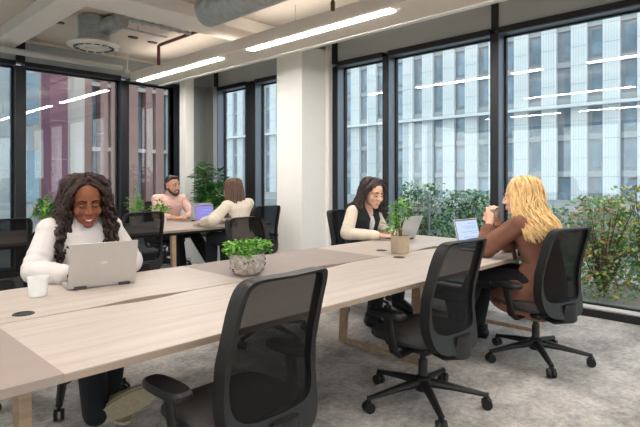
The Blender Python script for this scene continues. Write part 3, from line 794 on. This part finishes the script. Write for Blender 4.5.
# vest: a shell with an open neck
v = MB(); c = V(J['chest'])
h = V(J['hip']); n_ = V(J['neck'])
for q in (-1, 1):
    v.tube([h+V((q*.07,.03,0)), h.lerp(c,.5)+V((q*.062,.035,0)), c+V((q*.082,.04,0)), V((q*.098,.085,1.02)), V((q*.085,.055,1.055)), V((q*.09,-.01,1.03)), V((q*.08,-.05,.93))],
           [(.120,.120),(.098,.105),(.092,.108),(.066,.060),(.058,.044),(.06,.045),(.07,.05)], 18, xd=(1,0,0), dome=True)
v.ell(c+V((0,-.045,-.04)), (.165,.085,.17)); v.ell(h.lerp(c,.35)+V((0,0,0)), (.155,.125,.16))
v.build('vest', 'black_cloth', root, remesh=.006, smo=2)
MB().tube([c+V((0,.100,-.12)), c+V((0,.112,-.05)), c+V((0,.105,.0))], [(.02,.03),(.05,.03),(.055,.02)], 14, xd=(1,0,0), dome=True).build('camisole', 'white_knit', root)
trousers(root, J, s, 'black_cloth')
locks(root, HM, 1.14, 330, .0055, .065, .013, 'hair_dark', spread=.045, front=66, rings=16, seed=5, volume=1.0, cap_mult=1.0)
shoe(root, V(J['anR'])+V((0,-.05,-.13)), (0,1,0), (0,0,1), 1.0, 'black_leather', 'black_plastic')
shoe(root, V(J['anL'])+V((0,-.03,-.13)), (-.1,.9,-.25), (0,.25,1), 1.0, 'black_leather', 'black_plastic')

# ---- blonde woman in a brown blazer
s = 1.08
J = dict(hip=(0,.00,.55), chest=(-.03,.07,.93), neck=(-.04,.12,1.045), head=(-.045,.165,1.160), shL=(-.20,.085,.985), shR=(.13,.10,.985),
         elL=(-.24,.33,.785), elR=(.14,.34,.785), wrL=(-.135,.355,.965), wrR=(.03,.375,.965),
         handL=((.35,.15,.93),(.9,-.2,-.2),1,.75), handR=((-.30,.10,.93),(-.9,-.2,-.2),-1,.75),
         hpL=(-.11,.06,.54), hpR=(.09,.06,.54), knL=(-.14,.46,.55), knR=(.08,.50,.57), anL=(-.10,.66,.14), anR=(.12,.60,.14), ftL=(0,1,0), ftR=(0,1,0), belly=(0,-.03,0))
root, HM = person('person', 'blonde woman in a brown blazer lifting a cup to her mouth', (3.82,1.44,0), R(-2), s, 1.12, J, (8,-8,0), 'skin_light')
face_bits(root, HM, 1.12, 'lip_light', 'hair_blonde', down=False, smile=False)
w = MB(); torso(w, J, s, .016); sleeves(w, J, s, .013, .80, .012)
h = V(J['hip'])
w.tube([h+V((0,.01,.12)), h+V((-.01,.02,0)), h+V((-.02,.08,-.07)), h+V((-.03,.13,-.16)), h+V((-.03,.14,-.20))], [(.17,.14),(.205,.175),(.240,.215),(.262,.235),(.265,.24)], 24, xd=(1,0,0))
w.build('blazer', 'brown_cloth', root, remesh=.006, smo=2)
v = MB()
c = V(J['chest'])
v.tube([c+V((-.07,.10,-.22)), c+V((-.075,.125,-.05)), c+V((-.07,.10,.06)), c+V((-.055,.02,.125))], [(.006,.03),(.006,.038),(.006,.032),(.006,.02)], 10, xd=(0,1,0), dome=True)
v.tube([c+V((.05,.12,-.22)), c+V((.05,.135,-.05)), c+V((.04,.12,.06)), c+V((.02,.04,.125))], [(.03,.006),(.038,.006),(.032,.006),(.02,.006)], 10, xd=(1,0,0), dome=True)
v.build('lapel', 'brown_dark', root)
trousers(root, J, s, 'black_cloth')
locks(root, HM, 1.12, 460, .0050, .18, .012, 'hair_blonde', spread=.075, front=80, rings=13, seed=8, volume=1.03, cap_mult=1.02, lean=-.12)
for k in 'LR': shoe(root, V(J['an'+k])+V((0,-.05,-.14)), (0,1,0), (0,0,1), 1.0)
wr = V(J['wrL']).lerp(V(J['elL']), .13)
dd = (V(J['wrL'])-V(J['elL'])).normalized()
MB().tube([wr-dd*.004, wr+dd*.004], .034, 16).build('bracelet', 'gold', root)
cupw = Mz((3.82,1.44,0), R(-2)) @ V((-.085,.335,1.035))
cup = empty('coffee_cup', cupw, 0, 'small grey cup the blonde woman holds at her mouth', 'cup')
MB().lathe([(0,-.03),(.028,-.03),(.036,-.01),(.040,.035),(.037,.035),(.033,-.008),(.0,-.022)], n=24).build('bowl', 'concrete_pot', cup)

# ---- bearded man
s = 1.12
J = dict(hip=(0,-.03,.56), chest=(0,.05,.95), neck=(0,.085,1.075), head=(.0,.125,1.200), shL=(-.20,.04,1.01), shR=(.20,.04,1.01),
         elL=(-.27,.20,.785), elR=(.28,.20,.785), wrL=(-.05,.36,.765), wrR=(.10,.38,.765),
         handL=((.8,.4,.0),(0,0,-1),-1,.4), handR=((-.6,.6,.0),(0,0,-1),1,.4),
         hpL=(-.10,.02,.54), hpR=(.10,.02,.54), knL=(-.13,.46,.56), knR=(.12,.46,.56), anL=(-.20,.85,.12), anR=(.10,.55,.12), ftL=(0,1,0), ftR=(0,1,0))
root, HM = person('person', 'bearded man in a pale pink shirt at the rear bench', (3.80,6.75,0), R(180), s, 1.16, J, (10,-6,0), 'skin_man', vox=.007)
face_bits(root, HM, 1.16, 'lip_light', 'hair_dark', down=False, smile=True)
w = MB(); torso(w, J, s, .016); sleeves(w, J, s, .006, .70, .006)
w.tube([V(J['neck'])+V((0,-.02,-.01)), V(J['neck'])+V((0,-.01,.035))], [(.08,.075),(.068,.064)], 18, xd=(1,0,0))
w.build('shirt', 'pink_shirt', root, remesh=.007, smo=2)
trousers(root, J, s, 'black_cloth')
w = MB(); hs = 1.16
w.ell(HM @ (V((0,-.026,.058))*hs), V((.077,.092,.074))*hs, HM.to_3x3()); w.ell(HM @ (V((.01,.040,.112))*hs), V((.050,.038,.022))*hs, HM.to_3x3())
w.ell(HM @ (V((0,-.06,.0))*hs), V((.072,.050,.07))*hs, HM.to_3x3())
w.build('hair', 'hair_dark', root)
w = MB()
w.tube([HM @ (V(p_)*hs) for p_ in ((-.066,.0,-.02),(-.060,.03,-.062),(-.036,.066,-.090),(0,.080,-.100),(.036,.066,-.090),(.060,.03,-.062),(.066,.0,-.02))], [.008*hs,.014*hs,.018*hs,.020*hs,.018*hs,.014*hs,.008*hs], 10)
w.tube([HM @ (V(p_)*hs) for p_ in ((-.030,.078,-.062),(-.016,.090,-.042),(0,.094,-.040),(.016,.090,-.042),(.030,.078,-.062))], [.006*hs,.005*hs,.004*hs,.005*hs,.006*hs], 8)
w.build('beard', 'hair_dark', root)
for k in 'LR': shoe(root, V(J['an'+k])+V((0,-.05,-.12)), (0,1,0), (0,0,1), 1.05)

# ---- woman seen from behind
s = 1.10
J = dict(hip=(0,.0,.56), chest=(-.02,.05,.93), neck=(-.03,.09,1.03), head=(-.05,.14,1.145), shL=(-.20,.07,.97), shR=(.15,.05,.99),
         elL=(-.40,.10,.80), elR=(.24,.20,.79), wrL=(-.34,.36,.765), wrR=(.06,.38,.765),
         handL=((.3,.9,.0),(0,0,-1),1,.35), handR=((-.3,.9,.0),(0,0,-1),-1,.35),
         hpL=(-.10,.04,.54), hpR=(.10,.04,.54), knL=(-.12,.44,.56), knR=(.10,.44,.56), anL=(-.14,.42,.12), anR=(.10,.42,.12), ftL=(0,1,0), ftR=(0,1,0))
root, HM = person('person', 'brown-haired woman in a cream jumper seen from behind at the rear bench', (3.90,5.12,0), R(6), s, 1.14, J, (8,-8,0), 'skin_light', vox=.007)
face_bits(root, HM, 1.14, 'lip_light', 'hair_brown', smile=False, lidm='skin_light')
w = MB(); torso(w, J, s, .010); sleeves(w, J, s, .007, .93, .020)
w.build('jumper', 'cream_knit', root, remesh=.007, smo=2)
trousers(root, J, s, 'navy_cloth')
locks(root, HM, 1.14, 300, .0060, .30, .004, 'hair_brown', spread=.03, front=75, rings=5, seed=11, volume=1.0, cap_mult=1.02, lean=-.05)
for k in 'LR': shoe(root, V(J['an'+k])+V((0,-.05,-.12)), (0,1,0), (0,0,1), 1.0)

# ------------------------------------------------------------------ laptops and desk things
def laptop(x, y, rz, tilt, label, shell='silver', scr=None, w=.345, d=.235):
    t = empty('laptop', (x, y, TZ), R(rz), label, 'laptop')   # origin at the hinge, keyboard towards +Y
    MB().b2(-w/2, w/2, 0, d, .004, .018).build('base', shell, t, bevel=.003)
    k = MB()
    for r_ in range(5):
        for c in range(13): k.b2(-w/2+.025+c*(w-.05)/13+.0015, -w/2+.025+(c+1)*(w-.05)/13-.0015, .025+r_*.021, .025+r_*.021+.018, .018, .0195)
    k.build('keyboard', 'keys', t, smooth=False)
    MB().b2(-.05,.05,d-.085,d-.015,.018,.0188).build('touchpad', 'laptop_grey', t, smooth=False)
    rm = Matrix.Rotation(R(tilt), 4, 'X')  # lid leans away from the user
    M_ = Matrix.Translation((0,0,.016)) @ rm
    lid = MB().b2(-w/2, w/2, -.006, .0, .0, d).build('lid', shell, t, bevel=.003, M=M_)
    MB().b2(-w/2+.008, w/2-.008, .0, .0012, .012, d-.008).build('bezel', 'keys', lid, smooth=False, M=M_)
    scn = MB().b2(-w/2+.014, w/2-.014, .0012, .002, .02, d-.016).build('screen', scr or 'screen_white', lid, smooth=False, M=M_)
    q = MB()
    for i, (a, b, z) in enumerate(((-.13,-.02,.19),(-.13,.06,.165),(-.13,.03,.15),(-.13,.09,.12),(-.13,-.04,.105),(-.13,.08,.075),(-.13,.02,.06))):
        q.b2(a, b, .002, .0024, z, z+.006)
    q.build('screen_text', 'screen_blue', lid, smooth=False, M=M_)
    MB().box((0,-.0065,d*.52), (.032,.001,.012)).build('logo', 'white_mark', lid, smooth=False, M=M_)
    for a in (-w/2+.03, w/2-.09): MB().b2(a, a+.06, -.012,.004,.0,.016).build('hinge', 'keys', t, bevel=.003)
    return t
laptop(1.175, 2.775, -9, 12, 'beige laptop seen from its back in front of the woman with twists', 'silver')
laptop(4.06, 2.83, 0, 24, 'silver laptop the dark-haired woman in a vest types on', 'laptop_grey')
laptop(3.98, 2.10, 176, 14, 'open laptop with a lit white page in front of the blonde woman', 'laptop_grey', 'screen_white')
laptop(3.96, 6.18, 8, 10, 'silver laptop in front of the bearded man', 'laptop_grey')
laptop(3.78, 5.74, 192, 12, 'laptop with a purple screen in front of the woman in cream', 'laptop_grey', 'screen_purple')
m = empty('mug', (.855, 2.775, TZ), 0, 'white mug without saucer left of the beige laptop', 'mug')
MB().lathe([(0,0),(.034,0),(.040,.006),(.047,.092),(.0475,.097),(.044,.097),(.0365,.012),(0,.010)]).build('cup_body', 'mug', m)

def foliage(n, m, c, r, L, w, seed, up=.4, mats=None, flat=1.0):
    rnd = random.Random(seed); f = MB()
    for i in range(n):
        while True:
            p = V((rnd.uniform(-1,1), rnd.uniform(-1,1), rnd.uniform(-1,1)))
            if p.length <= 1: break
        d_ = V((p.x, p.y, p.z*.5+up*rnd.uniform(-.3,1)))+V((rnd.gauss(0,.4),rnd.gauss(0,.4),rnd.gauss(0,.3)))
        q = V((c[0]+p.x*r[0], c[1]+p.y*r[1], c[2]+p.z*r[2]))
        f.cur = rnd.randrange(len(m)) if isinstance(m, list) else 0
        f.leaf(q, d_, (rnd.uniform(-.3,.3),rnd.uniform(-.3,.3),1), L*rnd.uniform(.6,1.2), w*rnd.uniform(.7,1.2))
    return f
# round stone planter
p = empty('potted_plant', (1.94, 2.50, TZ), 0, 'round grey stone planter with bright green leaves on the long bench', 'plant')
MB().lathe([(0,0),(.062,0),(.085,.012),(.103,.045),(.108,.08),(.106,.112),(.102,.130),(.092,.130),(.092,.110),(0,.108)]).build('pot', 'concrete_pot', p)
w = MB(); rnd = random.Random(4)
for i in range(60):
    a = rnd.uniform(0,6.28); z = rnd.uniform(.02,.105); rr = .1085 if .06 < z < .1 else (.104 if z > .04 else .096)
    w.ell((rr*math.cos(a), rr*math.sin(a), z), [rnd.uniform(.002,.005)]*3, n=8, m=5)
w.build('pitting', 'soil', p)
MB().lathe([(0,.114),(.091,.112)]).build('soil', 'soil', p)
f = foliage(330, ['leaf_bright','leaf_mid'], (0,0,.165), (.115,.115,.035), .032, .022, 5)
for i in range(40):
    a = rnd.uniform(0,6.28); q = V((.06*math.cos(a),.06*math.sin(a),.10)); e = V((.13*math.cos(a),.13*math.sin(a),rnd.uniform(.13,.20)))
    f.cur = 1; f.tube([q, q.lerp(e,.5)+V((0,0,.03)), e], .0012, 4)
    for k in range(5): f.cur = k % 2; f.leaf(e, (rnd.gauss(0,1),rnd.gauss(0,1),rnd.gauss(.2,.5)), (0,0,1), .032, .022)
f.build('foliage', ['leaf_bright','leaf_mid'], p)
# small tree in tan pot
p = empty('potted_plant', (3.33, 2.36, TZ), 0, 'small leafy tree in a tan cylindrical pot beside the silver laptop', 'plant')
MB().lathe([(0,0),(.066,0),(.071,.006),(.074,.138),(.068,.138),(.066,.125),(0,.122)]).build('pot', 'tan_pot', p)
MB().lathe([(0,.126),(.066,.124)]).build('soil', 'soil', p)
w = MB()
for i in range(4):
    a = i*1.7; w.tube([(0.01*i-.015,0,.12),(.012*math.cos(a),.012*math.sin(a),.2),(.04*math.cos(a),.04*math.sin(a),.30)], [.006,.005,.003], 6)
w.build('trunk', 'stem', p)
foliage(200, ['leaf_bright','leaf_mid'], (0,0,.33), (.085,.085,.09), .035, .022, 9).build('foliage', ['leaf_bright','leaf_mid'], p)
f = foliage(90, ['leaf_bright','leaf_mid'], (-.06,.04,.22), (.07,.07,.06), .032, .02, 10); f.build('lower_foliage', ['leaf_bright','leaf_mid'], p)
# plants on the rear bench
def bench_plant(x, y, h, r, n, seed, label, L=.075, w_=.045, m=('leaf_bright','leaf_mid'), long=False):
    p = empty('potted_plant', (x, y, TZ), 0, label, 'plant')
    MB().lathe([(0,0),(.06,0),(.075,.11),(.07,.11),(.06,.1),(0,.1)]).build('pot', 'white_pot', p)
    MB().lathe([(0,.101),(.065,.1)]).build('soil', 'soil', p)
    f = MB(); rn = random.Random(seed)
    for i in range(n):
        a = rn.uniform(0,6.28); t = rn.uniform(.1,1); e = V((math.cos(a)*r*t, math.sin(a)*r*t, .11+h*rn.uniform(.3,1)*(1.1-t*.4)))
        f.cur = rn.randrange(2); f.tube([(0,0,.1), e*.5+V((0,0,.06)), e], .0015, 4)
        if long: f.leaf(e*.6+V((0,0,.05)), (math.cos(a),math.sin(a),.35), (0,0,1), L*2.4, w_*.6)
        for k in range(3): f.leaf(e, (math.cos(a)+rn.gauss(0,.6),math.sin(a)+rn.gauss(0,.6),rn.gauss(.1,.5)), (0,0,1), L*rn.uniform(.6,1.2), w_)
    f.build('foliage', list(m), p); return p
bench_plant(1.92, 5.95, .27, .13, 60, 21, 'leafy plant in a white pot on the rear bench left of the woman with twists')
bench_plant(3.00, 6.12, .36, .10, 30, 22, 'feathery bright plant left of the bearded man', L=.045, w_=.03, long=True)
bench_plant(3.05, 5.60, .22, .10, 30, 23, 'low bright plant above the empty mesh chair, in front of the bearded man', L=.045, w_=.03, long=True)
# big corner plant
p = empty('potted_plant', (4.60, 6.85, 0), 0, 'tall dark green leafy plant in a cream floor planter by the corner', 'plant')
MB().b2(-.24,.24,-.2,.2,0,.42).build('planter', 'white_pot', p, bevel=.01)
MB().b2(-.21,.21,-.17,.17,.42,.425).build('soil', 'soil', p)
w = MB(); f = MB(); rn = random.Random(31)
for i in range(26):
    a = rn.uniform(0,6.28); t = rn.uniform(.1,1)**.5; e = V((math.cos(a)*.38*t, math.sin(a)*.36*t, rn.uniform(.85,1.62)-.15*t))
    b = V((math.cos(a)*.1*t, math.sin(a)*.1*t, .42)); w.tube([b, b.lerp(e,.5)+V((0,0,.05)), e], [.008,.006,.003], 6)
    for k in range(42):
        q = b.lerp(e, rn.uniform(.3,1))+V((0,0,.03)); an = rn.uniform(0,6.28); f.cur = rn.choice((0,0,1))
        f.leaf(q, (math.cos(an),math.sin(an),rn.uniform(-.3,.7)), (0,0,1), rn.uniform(.12,.21), rn.uniform(.045,.06))
w.build('stems', 'stem', p); f.build('foliage', ['leaf_dark','leaf_mid'], p)

# ------------------------------------------------------------------ outside
st('ground', MB().b2(-60, 90, -60, 120, -.5, -.45), 'street')
st('terrace_ground', MB().b2(XR+.22, 9.5, -6, 12, -.44, -.03).b2(-6, XR+.22, YF+.22, 10, -.44, -.03), 'terrace')
def shrub(x, y, h, r, n, seed, label, mats, L=.07, w_=.045, group='planting outside the windows'):
    p = empty('shrub', (x, y, -.03), 0, label, 'shrub', group)
    rn = random.Random(seed); w = MB(); f = MB()
    for i in range(max(10, n//45)):
        a = rn.uniform(0,6.28); t = rn.uniform(.2,1); e = V((math.cos(a)*r*t, math.sin(a)*r*t, h*rn.uniform(.45,1)))
        w.tube([(0,0,0), e*.5+V((0,0,h*.1)), e], [.012,.008,.003], 5)
    w.build('stems', 'stem', p)
    for i in range(n):
        a = rn.uniform(0,6.28); t = math.sqrt(rn.uniform(0,1)); z = h*rn.uniform(.02,1)
        k = r*(1-.55*max(0, z/h-.5)*2*rn.uniform(.4,1))
        f.cur = rn.randrange(len(mats))
        f.leaf((math.cos(a)*k*t, math.sin(a)*k*t, z), (rn.gauss(0,1),rn.gauss(0,1),rn.gauss(.3,.6)), (rn.gauss(0,1),rn.gauss(0,1),1), L*rn.uniform(.6,1.3), w_*rn.uniform(.7,1.2))
    f.build('foliage', list(mats), p)
mA = ('leaf_sage','leaf_mid','leaf_yellow','leaf_bright','leaf_sage','leaf_mid','leaf_red','leaf_sage'); mB = ('leaf_sage','leaf_mid','leaf_dark','leaf_sage','leaf_yellow','leaf_mid','leaf_blue'); mC = ('leaf_dark','leaf_mid','leaf_dark','leaf_sage')
shrub(6.35, 1.75, 1.12, .42, 2300, 41, 'yellow and green flowering shrub outside, right beside the blonde woman\'s chair back', mA, .055, .035)
shrub(6.25, .90, 1.05, .40, 2300, 42, 'mixed autumn-coloured shrub outside at the right edge', mA, .055, .035)
shrub(7.1, 1.5, 1.25, .5, 1300, 43, 'pale green shrub outside behind the autumn-coloured ones', mB, .06, .04)
shrub(6.5, .35, 1.1, .45, 900, 44, 'flowering shrub outside beyond the right edge', mA, .055, .035)
shrub(6.9, 2.6, .95, .5, 1200, 45, 'low shrub outside behind the blonde woman', mB, .06, .04)
shrub(7.1, 3.8, 1.15, .5, 1500, 46, 'green shrub outside between the potted tree and the lit laptop', mC, .07, .045)
shrub(7.3, 4.75, 1.25, .5, 1400, 47, 'green shrub outside above the potted tree', mC, .07, .045)
shrub(7.2, 3.1, .9, .45, 1000, 48, 'low green shrub outside right of the lit laptop', mC, .07, .045)
shrub(7.4, 5.8, 1.0, .5, 900, 49, 'dark green shrub outside behind the vest wearer', mC, .07, .045)
shrub(3.3, 9.0, 1.0, .4, 700, 50, 'pale shrub outside the far window beside the woman with twists', mB, .07, .045)
shrub(7.0, 9.0, .9, .5, 700, 51, 'green shrub outside the narrow windows near the column', mC, .07, .045)
po = empty('railing_post', (5.95, 3.75, -.03), 0, 'slim metal post with a side arm outside, left of the lit laptop', 'post')
MB().tube([(0,0,0),(0,0,1.16)], .018, 12).build('post', 'rail_metal', po)
MB().tube([(0,0,.93),(0,.35,.93)], .012, 10).tube([(0,0,1.02),(0,-.08,1.05)], .015, 8).build('side_arm', 'rail_metal', po)
tag(MB().b2(9.2,9.32,-6,12,-.03,.75).build('garden_wall', 'facade_grey', smooth=False), 'low grey wall outside behind the shrubs', 'wall')

# white ribbed building opposite the right windows
XF = 45.0
b = empty('office_building', (XF, 20, -.5), 0, 'white ribbed office building across the street with dark window bays', 'building')
def bb(x0,x1,y0,y1,z0,z1): return (x0-XF, x1-XF, y0-20, y1-20, z0+.5, z1+.5)
MB().b2(*bb(XF+.6, XF+12, -22, 75, -.5, 34)).build('core_wall', 'facade_grey', b, smooth=False)
per = 2.40; wd = 1.22
y = -20.0; k = 0
zs = [4.55+3.05*i for i in range(-2, 10)]
while y < 73:
    w = MB().b2(*bb(XF+.05, XF+.62, y, y+wd, -.5, 33.5))
    pn = w.build('wall_panel', 'facade_white', b, smooth=False)
    q = MB()
    for i in range(1, 6): q.b2(*bb(XF+.04, XF+.05, y+wd*i/6-.012, y+wd*i/6+.012, -.5, 33.5))
    for z in zs:
        for dz in (0, 1.52): q.b2(*bb(XF+.04, XF+.05, y, y+wd, z+dz-.02, z+dz+.02))
    q.build('joints', 'facade_joint', pn, smooth=False)
    wb = MB().b2(*bb(XF+.42, XF+.60, y+wd, y+per, -.5, 33.5)).build('window_bay', 'facade_dark', b, smooth=False)
    g = MB(); sp = MB()
    for z in zs:
        g.b2(*bb(XF+.40, XF+.42, y+wd+.12, y+wd+.62+(.25 if (k*7+int(z))%3 else 0), z+.75, z+2.75))
        sp.b2(*bb(XF+.30, XF+.42, y+wd, y+per, z-.02, z+.45))
    g.build('window_glass', 'facade_glass', wb, smooth=False); sp.build('spandrel', 'facade_grey', wb, smooth=False)
    y += per; k += 1
MB().b2(*bb(XF-.5, XF+.05, -22, 75, 7.2, 7.45)).build('ledge', 'facade_white', b, smooth=False)

# red-brown building beyond the far windows
b = empty('brown_building', (6, 24, -.5), 0, 'red-brown building with pale window strips beyond the far windows', 'building')
YG = 24.0
def g2(x0,x1,y0,y1,z0,z1): return (x0-6, x1-6, y0-YG, y1-YG, z0+.5, z1+.5)
MB().b2(*g2(9.2, 15, YG+.8, YG+9, -.5, 30)).build('core_wall', 'panel_beige', b, smooth=False)
rn = random.Random(12)
x = 9.2
seq = [('brick_red',.7),('facade_glass',.55),('brick_red',.45),('panel_beige',.3),('brick_red',.6),('facade_glass',.5),('facade_joint',.3)]
i = 0
while x < 35:
    mname, wdt = seq[i % len(seq)]; wdt *= rn.uniform(.5,.85)
    if mname == 'facade_glass':
        o = MB().b2(*g2(x, x+wdt, YG+.5, YG+.8, -.5, 28)).build('window_strip', 'facade_dark', b, smooth=False)
        g = MB(); z = -.3
        while z < 27:
            g.b2(*g2(x+.05, x+wdt-.05, YG+.46, YG+.5, z, z+2.1)); z += 3.0
        g.build('window_glass', 'facade_glass', o, smooth=False)
    else:
        MB().b2(*g2(x, x+wdt, YG+(.0 if mname=='brick_red' else .3), YG+.8, -.5, 29)).build('wall_panel', mname, b, smooth=False)
    x += wdt; i += 1
    if x > 14.6: break
q = MB()
for z in (2.6,5.6,8.6,11.6,14.6): q.b2(*g2(9.2, 15, YG+.02, YG+.7, z, z+.18))
q.build('floor_band', 'panel_beige', b, smooth=False)
b = empty('purple_building', (7, 17, -.5), 0, 'purple-clad building block beyond the far windows', 'building')
MB().b2(-1.42, -.9, 0, .8, 0, 24).build('cladding', 'panel_purple', b, smooth=False)
q = MB()
for z in range(1, 20): q.b2(-1.43, -.89, -.01, 0, z*1.2, z*1.2+.03)
q.build('joints', 'brick_red', b, smooth=False)
MB().b2(-.9, -.3, .2, .9, 0, 24).build('side_panel', 'panel_beige', b, smooth=False)
b = empty('grey_building', (2, 22, -.5), 0, 'pale grey building at the left edge beyond the far windows', 'building')
MB().b2(-14, 4.6, 0, 8, 0, 26).build('wall', 'facade_grey', b, smooth=False)
for k in range(6):
    for j in range(7):
        o = MB().b2(-4.2+k*1.6, -3.2+k*1.6, -.05, 0, .9+j*3, 2.9+j*3).build('window_glass', 'facade_glass', b, smooth=False)

# ------------------------------------------------------------------ light
wld = bpy.data.worlds.new('world'); bpy.context.scene.world = wld; wld.use_nodes = True
n = wld.node_tree.nodes; L = wld.node_tree.links; bg = n['Background']
tc = n.new('ShaderNodeTexCoord'); sx = n.new('ShaderNodeSeparateXYZ'); L.new(tc.outputs['Generated'], sx.inputs[0])
cr = n.new('ShaderNodeValToRGB'); cr.color_ramp.elements[0].position = 0; cr.color_ramp.elements[0].color = (.93,.95,.96,1)
cr.color_ramp.elements[1].position = .7; cr.color_ramp.elements[1].color = (.80,.89,1,1)
L.new(sx.outputs['Z'], cr.inputs['Fac']); L.new(cr.outputs[0], bg.inputs['Color']); bg.inputs['Strength'].default_value = 1.95
sc = bpy.context.scene
sc.view_settings.view_transform = 'Standard'; sc.view_settings.look = 'None'; sc.view_settings.exposure = 0.38; sc.view_settings.gamma = 1
sc.cycles.max_bounces = 8; sc.cycles.diffuse_bounces = 4; sc.cycles.transparent_max_bounces = 12
sc.cycles.use_denoising = True; sc.cycles.sample_clamp_indirect = 6
sc.cycles.caustics_reflective = False; sc.cycles.caustics_refractive = False
